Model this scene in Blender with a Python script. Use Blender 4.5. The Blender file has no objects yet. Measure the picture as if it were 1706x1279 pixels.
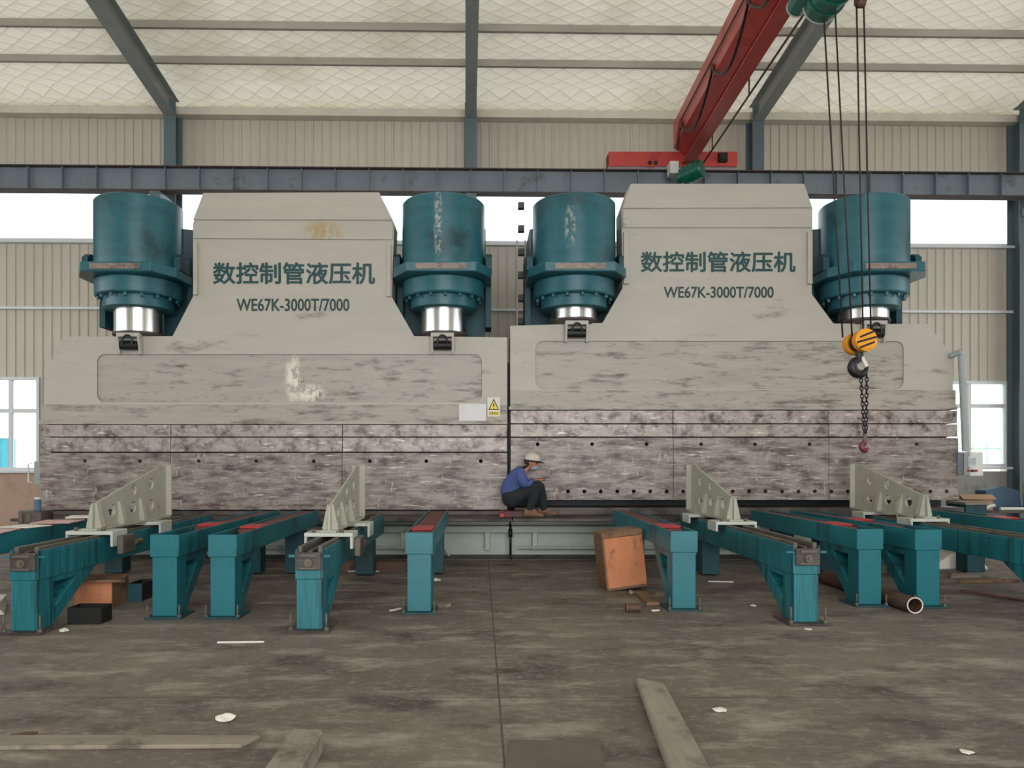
import bpy, bmesh, math, random
from mathutils import Vector, Matrix
R = random.Random(7)
PI = math.pi
sc = bpy.context.scene
COL = sc.collection

# ------------------------------------------------------------------ camera
F = 1230.0            # focal length in pixels of the 1706 x 1279 frame
HZ, VX, CH = 765.0, 800.0, 1.45   # horizon row, axis column, camera height
cam_d = bpy.data.cameras.new('camera')
cam = bpy.data.objects.new('camera', cam_d); COL.objects.link(cam)
cam.location = (0, 0, CH); cam.rotation_euler = (PI/2, 0, 0)
cam_d.sensor_width = 36; cam_d.sensor_fit = 'HORIZONTAL'
cam_d.lens = F/1706*36
cam_d.shift_x = (853-VX)/1706
cam_d.shift_y = (HZ-639.5)/1706
cam_d.clip_end = 300
sc.camera = cam
sc.view_settings.view_transform = 'Standard'
sc.view_settings.look = 'None'
sc.view_settings.gamma = 1
sc.view_settings.use_curve_mapping = False
sc.view_settings.exposure = 0.0
sc.cycles.use_denoising = True
sc.cycles.max_bounces = 8
sc.cycles.diffuse_bounces = 5
sc.cycles.sample_clamp_indirect = 6

# ------------------------------------------------------------------ sky and daylight
w = bpy.data.worlds.new('world'); sc.world = w; w.use_nodes = True
w.node_tree.nodes['Background'].inputs[0].default_value = (0.93, 0.97, 1.0, 1)
w.node_tree.nodes['Background'].inputs[1].default_value = 3.2

def area(name, loc, rot, sx, sy, e, col=(1, 1, 1)):
    d = bpy.data.lights.new(name, 'AREA'); d.shape = 'RECTANGLE'; d.size = sx; d.size_y = sy
    d.energy = e; d.color = col
    o = bpy.data.objects.new(name, d); COL.objects.link(o); o.location = loc; o.rotation_euler = rot
    return o
# area lamps added as daylight in unseen openings, doorway sized for the light
area('added_near_daylight', (1.0, -7.4, 3.9), (PI/2, 0, 0), 11, 7.6, 1150, (1, .99, .97))
area('added_left_daylight', (-17.3, 3.5, 4.6), (PI/2, 0, -PI/2), 16, 4.5, 160)
area('added_right_daylight', (19.3, 3.5, 4.6), (PI/2, 0, PI/2), 16, 4.5, 220)

# ------------------------------------------------------------------ helpers
def px(p, Y): return (p-VX)*Y/F
def pz(q, Y): return CH+(HZ-q)*Y/F
def lin(*c):
    return tuple(((v/255)/12.92 if v/255 <= .04045 else ((v/255+.055)/1.055)**2.4) for v in c)

class MB:
    def __init__(s): s.bm = bmesh.new()
    def box(s, x0, x1, y0, y1, z0, z1):
        v = [s.bm.verts.new((x, y, z)) for x in (x0, x1) for y in (y0, y1) for z in (z0, z1)]
        for f in ((0,1,3,2), (4,6,7,5), (0,4,5,1), (2,3,7,6), (0,2,6,4), (1,5,7,3)):
            s.bm.faces.new([v[i] for i in f])
        return v
    def obox(s, c, ax, hx, hy, hz):
        """oriented box: centre, rotation Matrix, half sizes"""
        vs = s.box(-hx, hx, -hy, hy, -hz, hz)
        for v in vs: v.co = ax @ v.co + Vector(c)
    def cyl(s, p0, p1, r, n=24, r2=None, smooth=True, caps=True):
        p0, p1 = Vector(p0), Vector(p1); r2 = r if r2 is None else r2
        d = (p1-p0).normalized()
        u = d.orthogonal().normalized(); w_ = d.cross(u)
        A = [s.bm.verts.new(p0+(u*math.cos(2*PI*i/n)+w_*math.sin(2*PI*i/n))*r) for i in range(n)]
        B = [s.bm.verts.new(p1+(u*math.cos(2*PI*i/n)+w_*math.sin(2*PI*i/n))*r2) for i in range(n)]
        for i in range(n):
            f = s.bm.faces.new((A[i], A[(i+1) % n], B[(i+1) % n], B[i])); f.smooth = smooth
        if caps:
            s.bm.faces.new(A[::-1]); s.bm.faces.new(B)
    def lathe(s, prof, c, n=48, smooth=True):
        """profile of (r, z) turned about the vertical axis at c"""
        rings = []
        for r, z in prof:
            if r < 1e-5: rings.append([s.bm.verts.new((c[0], c[1], c[2]+z))])
            else: rings.append([s.bm.verts.new((c[0]+r*math.cos(2*PI*i/n), c[1]+r*math.sin(2*PI*i/n), c[2]+z)) for i in range(n)])
        for a, b in zip(rings, rings[1:]):
            for i in range(n):
                j = (i+1) % n
                if len(a) == 1 and len(b) == 1: continue
                if len(a) == 1: q = (a[0], b[j], b[i])
                elif len(b) == 1: q = (a[i], a[j], b[0])
                else: q = (a[i], a[j], b[j], b[i])
                f = s.bm.faces.new(q); f.smooth = smooth
    def tube(s, pts, r, n=8, closed=False):
        pts = [Vector(p) for p in pts]; rings = []; m = len(pts); u = None
        for k, p in enumerate(pts):
            a = pts[(k-1) % m] if (k or closed) else p
            b = pts[(k+1) % m] if (k < m-1 or closed) else p
            d = (b-a).normalized()
            u = d.orthogonal().normalized() if u is None else (u-d*u.dot(d)).normalized()
            w_ = d.cross(u)
            rr = r[k] if isinstance(r, (list, tuple)) else r
            rings.append([s.bm.verts.new(p+(u*math.cos(2*PI*i/n)+w_*math.sin(2*PI*i/n))*rr) for i in range(n)])
        for k in range(m if closed else m-1):
            a, b = rings[k], rings[(k+1) % m]
            for i in range(n):
                f = s.bm.faces.new((a[i], a[(i+1) % n], b[(i+1) % n], b[i])); f.smooth = True
        if not closed:
            s.bm.faces.new(rings[0][::-1]); s.bm.faces.new(rings[-1])
    def prism(s, outer, a0, a1, axis='y', holes=()):
        """2D outline (with holes) extruded along an axis: 'y' outline is (x,z), 'x' outline is (y,z), 'z' outline is (x,y)"""
        def mk(p, a):
            return {'y': (p[0], a, p[1]), 'x': (a, p[0], p[1]), 'z': (p[0], p[1], a)}[axis]
        loops = [list(outer)]+[list(h) for h in holes]
        both = []
        for a in (a0, a1):
            rings = []; edges = []
            for lp in loops:
                vs = [s.bm.verts.new(mk(p, a)) for p in lp]
                rings.append(vs)
                if holes:
                    edges += [s.bm.edges.new((vs[i], vs[(i+1) % len(vs)])) for i in range(len(vs))]
            if holes:
                bmesh.ops.triangle_fill(s.bm, edges=edges, use_beauty=True, use_dissolve=False)
            else:
                s.bm.faces.new(rings[0])
            both.append(rings)
        for ra, rb in zip(*both):
            n = len(ra)
            for i in range(n):
                s.bm.faces.new((ra[i], ra[(i+1) % n], rb[(i+1) % n], rb[i]))
    def sphere(s, c, r, sc_=(1, 1, 1), u=16, v=10):
        m = Matrix.Translation(c) @ Matrix.Diagonal((r*sc_[0], r*sc_[1], r*sc_[2], 1))
        q = bmesh.ops.create_uvsphere(s.bm, u_segments=u, v_segments=v, radius=1, matrix=m)
        for f in {f for vv in q['verts'] for f in vv.link_faces}: f.smooth = True
    def xform(s, M):
        bmesh.ops.transform(s.bm, matrix=M, verts=s.bm.verts[:]); return s
    def build(s, name, m, parent=None, bevel=0, seg=1):
        bmesh.ops.recalc_face_normals(s.bm, faces=s.bm.faces[:])
        for e in s.bm.edges:
            if len(e.link_faces) == 2 and e.calc_face_angle(0) > .6: e.smooth = False
        if parent is not None and parent.get('org') is not None:
            bmesh.ops.translate(s.bm, vec=-Vector(parent['org']), verts=s.bm.verts[:])
        me = bpy.data.meshes.new(name); s.bm.to_mesh(me); s.bm.free()
        me.materials.append(m)
        o = bpy.data.objects.new(name, me); COL.objects.link(o)
        if parent is not None:
            o.parent = parent
            if parent.get('org') is not None: o['org'] = list(parent['org'])
        if bevel:
            b = o.modifiers.new('bevel', 'BEVEL'); b.width = bevel; b.segments = seg; b.limit_method = 'ANGLE'; b.angle_limit = .7
        return o

def tag(o, label=None, cat=None, group=None, kind=None):
    if label: o['label'] = label
    if cat: o['category'] = cat
    if group: o['group'] = group
    if kind: o['kind'] = kind
    return o
def thing(name, label, cat, loc=(0, 0, 0), rz=0, group=None, world=True):
    """an Empty at the thing's base; world=True lets its parts be built in room coordinates"""
    o = bpy.data.objects.new(name, None); COL.objects.link(o); o.empty_display_size = .1
    o.location = loc; o.rotation_euler = (0, 0, rz)
    if world: o['org'] = list(loc)
    return tag(o, label, cat, group)
def copy_tree(o, parent=None):
    c = o.copy(); COL.objects.link(c)
    if parent is not None: c.parent = parent
    for ch in list(o.children): copy_tree(ch, c)
    return c
def struct(o): o['kind'] = 'structure'; return o

# ------------------------------------------------------------------ materials
def mat(name, col, rough=.6, metal=0, spec=.5, var=.12, scale=3, stretch=(1, 1, 1), bump=0, grime=None, gamt=0, gscale=1.5, gstretch=(1,1,1), scratch=None, samt=0, sstretch=(1, 1, 1), sscale=8, rvar=0, streak=None, stamt=.1, ststretch=(9, 9, .6), patch=()):
    m = bpy.data.materials.new(name); m.use_nodes = True
    nt = m.node_tree; N = nt.nodes; L = nt.links; b = N['Principled BSDF']
    b.inputs['Roughness'].default_value = rough; b.inputs['Metallic'].default_value = metal
    b.inputs['Specular IOR Level'].default_value = spec
    tc = N.new('ShaderNodeTexCoord')
    def noise(sc_, st, det=6, ro=.6):
        mp = N.new('ShaderNodeMapping'); mp.inputs['Scale'].default_value = st
        L.new(tc.outputs['Object'], mp.inputs['Vector'])
        n = N.new('ShaderNodeTexNoise'); n.inputs['Scale'].default_value = sc_; n.inputs['Detail'].default_value = det; n.inputs['Roughness'].default_value = ro
        L.new(mp.outputs[0], n.inputs['Vector']); return n
    def ramp(src, a, c):
        r = N.new('ShaderNodeMapRange'); r.inputs['From Min'].default_value = a; r.inputs['From Max'].default_value = c; r.clamp = True
        L.new(src, r.inputs['Value']); return r.outputs[0]
    def mix(fac, A, B):
        x = N.new('ShaderNodeMix'); x.data_type = 'RGBA'
        if isinstance(fac, float): x.inputs[0].default_value = fac
        else: L.new(fac, x.inputs[0])
        for v, i in ((A, 6), (B, 7)):
            if isinstance(v, tuple): x.inputs[i].default_value = (*v, 1)
            else: L.new(v, x.inputs[i])
        return x.outputs[2]
    n = noise(scale, stretch)
    lo = tuple(max(0, c*(1-var)) for c in col); hi = tuple(min(1, c*(1+var)) for c in col)
    out = mix(ramp(n.outputs[0], .3, .7), lo, hi)
    if grime:
        g = noise(gscale, gstretch, 10, .68)
        out = mix(ramp(g.outputs[0], .62-gamt*.35, .72-gamt*.2), out, grime)
    if scratch:
        g = noise(sscale, sstretch, 8, .7)
        out = mix(ramp(g.outputs[0], .68-samt*.25, .76-samt*.2), out, scratch)
    if streak:
        g = noise(3, ststretch, 7, .75)
        out = mix(ramp(g.outputs[0], .66-stamt*.25, .74-stamt*.2), out, streak)
    for (px_, pz_, wx_, wz_, col_, sc2, th) in patch:   # local wear: centre, half widths (object x, z), colour, noise scale, threshold
        sx = N.new('ShaderNodeSeparateXYZ'); L.new(tc.outputs['Object'], sx.inputs[0])
        def mth(op, a_, c_):
            q_ = N.new('ShaderNodeMath'); q_.operation = op
            for v_, i_ in ((a_, 0), (c_, 1)):
                if isinstance(v_, (int, float)): q_.inputs[i_].default_value = v_
                else: L.new(v_, q_.inputs[i_])
            return q_.outputs[0]
        dx_ = mth('POWER', mth('DIVIDE', mth('SUBTRACT', sx.outputs[0], px_), wx_), 2.0); dz_ = mth('POWER', mth('DIVIDE', mth('SUBTRACT', sx.outputs[2], pz_), wz_), 2.0)
        fall = ramp(mth('ADD', dx_, dz_), 1.0, .1)
        g = noise(sc2, (1.6, 1.6, 1), 9, .75)
        k_ = mth('MULTIPLY', fall, ramp(g.outputs[0], th, th+.07))
        out = mix(k_, out, col_)
    L.new(out, b.inputs['Base Color'])
    if rvar:
        r = N.new('ShaderNodeMapRange'); r.inputs['To Min'].default_value = max(.05, rough-rvar); r.inputs['To Max'].default_value = min(1, rough+rvar)
        L.new(noise(scale*1.7, stretch).outputs[0], r.inputs['Value']); L.new(r.outputs[0], b.inputs['Roughness'])
    if bump:
        bp = N.new('ShaderNodeBump'); bp.inputs['Strength'].default_value = bump; bp.inputs['Distance'].default_value = .02
        L.new(n.outputs[0], bp.inputs['Height']); L.new(bp.outputs[0], b.inputs['Normal'])
    m['out'] = ''
    return m

M = {}
M['teal'] = mat('teal_paint', lin(24, 104, 114), .42, var=.14, scale=2.5, grime=lin(22, 52, 56), gamt=.25, gscale=2.2, gstretch=(1, 1, .5))
M['teal_dark'] = mat('dark_and_shaded_teal', lin(16, 66, 74), .6, var=.2, scale=2, grime=lin(20, 34, 36), gamt=.3, gscale=1.6)  # shade put into the colour for the frames; bin and cabinet are dark
M['teal_streak'] = mat('streaked_teal_paint', lin(27, 106, 115), .45, var=.25, scale=3, stretch=(9, 9, .5), grime=lin(16, 48, 52), gamt=.35, gscale=2.2, gstretch=(7, 7, .4))
M['cyl_teal'] = mat('cylinder_teal_paint', lin(40, 96, 106), .36, var=.16, scale=1.6, stretch=(1, 1, 5), grime=lin(24, 62, 70), gamt=.3, gscale=1.2, scratch=lin(130, 142, 140), samt=.03, sscale=3, sstretch=(1, 1, 4))
M['press'] = mat('worn_cream_paint', lin(176, 171, 161), .6, var=.05, scale=1.2, stretch=(1, 1, 5), grime=lin(128, 120, 108), gamt=.05, gscale=.8, gstretch=(1, 1, 3), bump=.05)
M['press_worn'] = mat('scuffed_cream_paint', lin(164, 158, 148), .55, var=.1, scale=1.4, stretch=(1, 1, 9), grime=lin(100, 92, 84), gamt=.28, gscale=1.6, gstretch=(1, 1, 5), scratch=lin(84, 76, 69), samt=.24, sscale=4.5, sstretch=(.7, 1, 7), bump=.06)
M['tool'] = mat('scraped_tool_steel', lin(147, 137, 130), .5, .1, var=.25, scale=2.2, stretch=(1, 1, 16), grime=lin(84, 68, 65), gamt=.52, gscale=2.6, gstretch=(.8, 1, 2.8), scratch=lin(208, 200, 190), samt=.42, sscale=3.5, sstretch=(1, 1, 12), bump=.08, rvar=.15, streak=lin(206, 198, 190), stamt=.22, ststretch=(7, 7, 1.2))
M['tool_band'] = mat('scraped_clamp_steel', lin(164, 153, 146), .45, .1, var=.25, scale=2.5, stretch=(3, 1, 4), grime=lin(78, 66, 62), gamt=.42, gscale=2.6, gstretch=(1.6, 1, 1.8), scratch=lin(222, 212, 204), samt=.42, sscale=3, sstretch=(1.5, 1, 7), bump=.08, rvar=.15, streak=lin(96, 78, 74), stamt=.15, ststretch=(6, 6, .8))
M['die'] = mat('grimy_die_steel', lin(84, 76, 72), .55, .3, var=.3, scale=3, stretch=(1, 1, 6), grime=lin(36, 31, 30), gamt=.45)
M['bar'] = mat('scuffed_bare_steel', lin(138, 122, 114), .5, .1, var=.25, scale=9, stretch=(1, 1, 3), grime=lin(84, 72, 68), gamt=.3, gscale=8)
M['black'] = mat('black_steel', lin(26, 26, 26), .5, .2, var=.3, scale=5)
M['chrome'] = mat('polished_chrome', (.80, .79, .78), .24, 1, var=.12, scale=5, stretch=(14, 14, .05), rvar=.08)
M['sage'] = mat('sage_grey_paint', lin(168, 176, 164), .55, var=.08, scale=2, grime=lin(96, 100, 88), gamt=.12)
M['bracket'] = mat('worn_sage_bracket_paint', lin(164, 163, 148), .6, var=.08, scale=3, grime=lin(120, 112, 98), gamt=.12, gscale=3, scratch=lin(196, 194, 180), samt=.05)
M['white'] = mat('chalky_white_paint', lin(206, 208, 202), .55, var=.05, scale=6)
M['carriage'] = mat('pale_carriage_paint', lin(182, 186, 176), .5, var=.08, scale=6, grime=lin(120, 118, 108), gamt=.1, gscale=6)
M['letter'] = mat('dark_green_lettering', lin(10, 66, 66), .55, var=.12, scale=5)
M['letter_small'] = mat('dark_grey_lettering', lin(28, 58, 55), .55, var=.12, scale=5)
M['red'] = mat('crane_red_paint', lin(188, 70, 64), .36, var=.1, scale=2, grime=lin(150, 56, 52), gamt=.12)
M['red_dirty'] = mat('dirty_red_paint', lin(100, 46, 42), .65, var=.25, scale=6, grime=lin(66, 48, 42), gamt=.4, gscale=5)
M['red_bright'] = mat('bright_red_paint', lin(160, 38, 42), .5, var=.15, scale=6)
M['green'] = mat('hoist_green_paint', lin(14, 92, 74), .35, var=.15, scale=5)
M['girder'] = mat('girder_grey_paint', lin(112, 122, 130), .55, var=.1, scale=1.4, grime=lin(84, 86, 88), gamt=.12, gscale=2)
M['girder_edge'] = mat('rusty_flange_steel', lin(70, 58, 54), .7, var=.3, scale=6)
M['column'] = mat('column_blue_grey_paint', lin(92, 108, 114), .5, var=.08, scale=2)
M['rafter'] = mat('rafter_grey_paint', lin(138, 143, 139), .55, var=.1, scale=2)
M['purlin'] = mat('galvanised_purlin', lin(164, 160, 150), .5, .1, var=.12, scale=4, stretch=(.3, 1, 1))
M['yellow'] = mat('hook_block_yellow', lin(224, 150, 32), .4, var=.1, scale=9, grime=lin(150, 96, 30), gamt=.1, gscale=9)
M['flashing'] = mat('pale_flashing', lin(206, 200, 186), .5, var=.08, scale=3)
M['rope'] = mat('greasy_wire_rope', lin(44, 40, 40), .6, .3, var=.3, scale=40)
M['hook'] = mat('dark_hook_steel', lin(40, 38, 40), .45, .4, var=.25, scale=9)
M['maroon'] = mat('maroon_hook_paint', lin(98, 28, 38), .5, var=.2, scale=20)
M['wood'] = mat('orange_plywood', lin(190, 122, 84), .75, var=.18, scale=4, stretch=(1, 1, .35), grime=lin(104, 66, 48), gamt=.22, gscale=5)
M['wood_dark'] = mat('dirty_old_wood', lin(120, 90, 66), .8, var=.25, scale=5, stretch=(.5, 1, 3), grime=lin(62, 48, 38), gamt=.3, gscale=5)
M['plank'] = mat('dusty_grey_timber', lin(134, 126, 112), .85, var=.18, scale=4, stretch=(3, .4, 3), grime=lin(86, 80, 70), gamt=.25, gscale=3)
M['plank_x'] = mat('dusty_grey_board', lin(128, 118, 104), .85, var=.18, scale=4, stretch=(.4, 3, 3), grime=lin(80, 74, 66), gamt=.25, gscale=3)
M['steel_plate'] = mat('dull_steel_plate', lin(96, 90, 80), .6, .2, var=.2, scale=4, grime=lin(64, 58, 50), gamt=.3)
M['rust'] = mat('rusty_brown_steel', lin(98, 72, 58), .7, .2, var=.3, scale=8, grime=lin(56, 42, 36), gamt=.3, gscale=6)
M['paper'] = mat('off_white_paper', lin(214, 210, 200), .8, var=.05, scale=9)
M['carton'] = mat('brown_cardboard', lin(172, 140, 112), .85, var=.1, scale=4)
M['tarp_blue'] = mat('slate_blue_tarp', lin(70, 96, 118), .6, var=.15, scale=4)
M['sack'] = mat('beige_sackcloth', lin(182, 172, 138), .9, var=.12, scale=8)
M['skin'] = mat('skin', lin(166, 112, 90), .55, var=.08, scale=12)
M['shirt'] = mat('blue_workwear', lin(64, 80, 132), .85, var=.12, scale=6)
M['trouser'] = mat('black_trousers', lin(26, 30, 34), .9, var=.2, scale=6)
M['shoe'] = mat('brown_work_boots', lin(112, 82, 60), .75, var=.2, scale=14)
M['helmet'] = mat('pale_helmet', lin(196, 184, 172), .45, var=.06, scale=9)
M['mask'] = mat('pale_blue_mask', lin(138, 150, 156), .8, var=.05, scale=9)
M['box_grey'] = mat('grey_enamel', lin(150, 158, 158), .45, var=.06, scale=5)
M['screen'] = mat('display_panel', lin(196, 206, 206), .25, var=.08, scale=20)
M['frame_white'] = mat('white_window_frame', lin(214, 216, 218), .4, var=.03, scale=5)
M['sign_yellow'] = mat('sign_yellow', lin(226, 200, 60), .5, var=.05, scale=9)
M['blue_sheet'] = mat('blue_cladding_sheet', lin(70, 170, 190), .5, var=.05, scale=3)
M['mesh_green'] = mat('green_fence_paint', lin(196, 220, 210), .5, var=.05, scale=3)
M['ground_out'] = mat('pale_concrete_yard', lin(190, 190, 184), .9, var=.06, scale=.6)
M['wallsheet'] = mat('beige_wall_sheet', lin(192, 186, 172), .5, var=.05, scale=.7, stretch=(1, 1, .3))
M['dado'] = mat('grey_dado_plaster', lin(146, 146, 142), .85, var=.08, scale=1.2, grime=lin(118, 104, 90), gamt=.2)
M['dado_tan'] = mat('tan_board', lin(176, 148, 130), .8, var=.1, scale=1.2, stretch=(3, 1, .6), grime=lin(150, 126, 110), gamt=.3)

def glass_mat():
    m = bpy.data.materials.new('window_glass'); m.use_nodes = True
    nt = m.node_tree; N = nt.nodes; N.remove(N['Principled BSDF'])
    t = N.new('ShaderNodeBsdfTransparent'); t.inputs[0].default_value = (.95, .97, .97, 1)
    g = N.new('ShaderNodeBsdfGlossy'); g.inputs['Roughness'].default_value = .03
    fr = N.new('ShaderNodeFresnel'); mx = N.new('ShaderNodeMixShader')
    nt.links.new(fr.outputs[0], mx.inputs[0]); nt.links.new(t.outputs[0], mx.inputs[1]); nt.links.new(g.outputs[0], mx.inputs[2])
    nt.links.new(mx.outputs[0], N['Material Output'].inputs[0]); return m
M['glass'] = glass_mat()

def floor_mat():
    m = bpy.data.materials.new('dirty_concrete_floor'); m.use_nodes = True
    nt = m.node_tree; N = nt.nodes; L = nt.links; b = N['Principled BSDF']
    tc = N.new('ShaderNodeTexCoord')
    def noise(s, st, det=8, ro=.62):
        mp = N.new('ShaderNodeMapping'); mp.inputs['Scale'].default_value = st; L.new(tc.outputs['Object'], mp.inputs[0])
        n = N.new('ShaderNodeTexNoise'); n.inputs['Scale'].default_value = s; n.inputs['Detail'].default_value = det; n.inputs['Roughness'].default_value = ro
        L.new(mp.outputs[0], n.inputs['Vector']); return n.outputs[0]
    def rng(src, a, c, t0=0, t1=1):
        r = N.new('ShaderNodeMapRange'); r.clamp = True
        for k, v in (('From Min', a), ('From Max', c), ('To Min', t0), ('To Max', t1)): r.inputs[k].default_value = v
        L.new(src, r.inputs['Value']); return r.outputs[0]
    def mix(f, A, B):
        x = N.new('ShaderNodeMix'); x.data_type = 'RGBA'; L.new(f, x.inputs[0])
        for v, i in ((A, 6), (B, 7)):
            if isinstance(v, tuple): x.inputs[i].default_value = (*v, 1)
            else: L.new(v, x.inputs[i])
        return x.outputs[2]
    c = mix(rng(noise(.45, (1, 1, 1)), .35, .65), lin(88, 78, 69), lin(118, 108, 97))
    c = mix(rng(noise(2.2, (.7, 1.6, 1), 12, .7), .5, .68), c, lin(150, 141, 129))
    c = mix(rng(noise(1.1, (1, 1.4, 1), 10, .68), .52, .66), c, lin(62, 55, 49))
    c = mix(rng(noise(7, (.7, 1.8, 1), 6, .7), .64, .74), c, lin(158, 150, 138))
    c = mix(rng(noise(16, (.8, 1.3, 1), 8, .75), .52, .7, 0, .55), c, lin(160, 151, 138))
    c = mix(rng(noise(11, (.8, 1.5, 1), 8, .75), .55, .72, 0, .5), c, lin(58, 52, 47))
    # slab joints
    sx = N.new('ShaderNodeSeparateXYZ'); L.new(tc.outputs['Object'], sx.inputs[0])
    def joint(o, at):
        a = N.new('ShaderNodeMath'); a.operation = 'SUBTRACT'; a.inputs[1].default_value = at; L.new(o, a.inputs[0])
        d = N.new('ShaderNodeMath'); d.operation = 'ABSOLUTE'; L.new(a.outputs[0], d.inputs[0]); return rng(d.outputs[0], .004, .009, 1, 0)
    for o, at in ((sx.outputs[0], .115), (sx.outputs[1], 4.5)):
        c = mix(joint(o, at), c, lin(76, 69, 62))
    L.new(c, b.inputs['Base Color'])
    L.new(rng(noise(1.6, (1, 1, 1)), .3, .7, .55, .85), b.inputs['Roughness'])
    bp = N.new('ShaderNodeBump'); bp.inputs['Strength'].default_value = .25; bp.inputs['Distance'].default_value = .02
    L.new(noise(5, (.8, 1.4, 1), 10, .7), bp.inputs['Height']); L.new(bp.outputs[0], b.inputs['Normal'])
    return m
M['floor'] = floor_mat()

def quilt_mat():
    """white quilted roof insulation with a diamond stitch"""
    m = bpy.data.materials.new('quilted_white_insulation'); m.use_nodes = True
    nt = m.node_tree; N = nt.nodes; L = nt.links; b = N['Principled BSDF']
    b.inputs['Roughness'].default_value = .5
    tc = N.new('ShaderNodeTexCoord'); sx = N.new('ShaderNodeSeparateXYZ'); L.new(tc.outputs['Object'], sx.inputs[0])
    def math_(op, a, c=None):
        q = N.new('ShaderNodeMath'); q.operation = op
        for v, i in ((a, 0), (c, 1)):
            if v is None: continue
            if isinstance(v, (int, float)): q.inputs[i].default_value = v
            else: L.new(v, q.inputs[i])
        return q.outputs[0]
    wob = N.new('ShaderNodeTexNoise'); wob.inputs['Scale'].default_value = 1.2; L.new(tc.outputs['Object'], wob.inputs['Vector'])
    wv = math_('MULTIPLY', wob.outputs[0], .22)
    X = math_('ADD', math_('MULTIPLY', sx.outputs[0], 2.1), wv); Y = math_('ADD', math_('MULTIPLY', sx.outputs[1], 3.3), wv)
    def tri(v):
        f = math_('FRACT', v); return math_('MULTIPLY', math_('ABSOLUTE', math_('SUBTRACT', f, .5)), 2)   # 1 at stitch line
    h = math_('MAXIMUM', tri(math_('ADD', X, Y)), tri(math_('SUBTRACT', X, Y)))
    r = N.new('ShaderNodeMapRange'); r.inputs['From Min'].default_value = .90; r.inputs['From Max'].default_value = 1; L.new(h, r.inputs['Value'])
    n = N.new('ShaderNodeTexNoise'); n.inputs['Scale'].default_value = .5; n.inputs['Detail'].default_value = 7; L.new(tc.outputs['Object'], n.inputs['Vector'])
    rr = N.new('ShaderNodeMapRange'); rr.inputs['From Min'].default_value = .52; rr.inputs['From Max'].default_value = .75; L.new(n.outputs[0], rr.inputs['Value'])
    a = N.new('ShaderNodeMix'); a.data_type = 'RGBA'; L.new(rr.outputs[0], a.inputs[0])
    a.inputs[6].default_value = (*lin(232, 226, 208), 1); a.inputs[7].default_value = (*lin(204, 192, 170), 1)
    c = N.new('ShaderNodeMix'); c.data_type = 'RGBA'; L.new(math_('MULTIPLY', r.outputs[0], .45), c.inputs[0])
    L.new(a.outputs[2], c.inputs[6]); c.inputs[7].default_value = (*lin(150, 142, 128), 1)
    L.new(c.outputs[2], b.inputs['Base Color'])
    bp = N.new('ShaderNodeBump'); bp.inputs['Strength'].default_value = .7; bp.inputs['Distance'].default_value = .03
    hh = math_('POWER', h, 3)
    n2 = N.new('ShaderNodeTexNoise'); n2.inputs['Scale'].default_value = 5; n2.inputs['Detail'].default_value = 5; L.new(tc.outputs['Object'], n2.inputs['Vector'])
    L.new(math_('ADD', math_('MULTIPLY', hh, .8), math_('MULTIPLY', n2.outputs[0], .7)), bp.inputs['Height']); L.new(bp.outputs[0], b.inputs['Normal'])
    # translucency added to brighten the ceiling: some of the sky comes through
    tr = N.new('ShaderNodeBsdfTranslucent'); L.new(c.outputs[2], tr.inputs[0]); mx = N.new('ShaderNodeMixShader'); mx.inputs[0].default_value = .155
    L.new(b.outputs[0], mx.inputs[1]); L.new(tr.outputs[0], mx.inputs[2]); L.new(mx.outputs[0], N['Material Output'].inputs[0])
    return m
M['quilt'] = quilt_mat()

# ------------------------------------------------------------------ the hall (shell slightly turned against the machines)
EPS = .02
SH = Matrix.Translation((0, 15.5, 0)) @ Matrix.Rotation(EPS, 4, 'Z') @ Matrix.Translation((0, -15.5, 0))
WY = 15.5             # inner face of the far wall
XL, XR, YN = -17, 19, -7
def roofz(y): return CH+7.34+.13*(15.4-y)

b = MB(); b.box(XL-.3, XR+.3, YN-.3, WY+.4, -.2, 0); struct(b.xform(SH).build('floor', M['floor']))
b = MB(); b.box(-60, 70, -40, 70, -.3, -.21); struct(b.build('ground_outside', M['ground_out']))
# ceiling: quilted sheet sagging between the purlins
PUR = [15.34, 14.1, 13.16] + [13.16-1.1*k for k in range(1, 19)]
b = MB(); xs = [XL+(XR-XL)*i/36 for i in range(37)]; ys = []
PURA = sorted(PUR)
for a, c in zip(PURA, PURA[1:]): ys += [a+(c-a)*k/6 for k in range(6)]
ys.append(PURA[-1]); ys.append(WY+.3)
grid = []
for y in ys:
    nx = [p for p in PURA if p <= y]; t = 0
    if nx and nx[-1] < PURA[-1]:
        a = nx[-1]; c = PURA[PURA.index(a)+1]; t = (y-a)/(c-a)
    sag = .05*math.sin(PI*t)
    grid.append([b.bm.verts.new((x, y, roofz(y)+.13-sag-(.12 if y > 15 else 0))) for x in xs])
for g, h in zip(grid, grid[1:]):
    for i in range(36):
        f = b.bm.faces.new((g[i], g[i+1], h[i+1], h[i])); f.smooth = True
ceil_o = struct(b.xform(SH).build('ceiling', M['quilt']))

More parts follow.
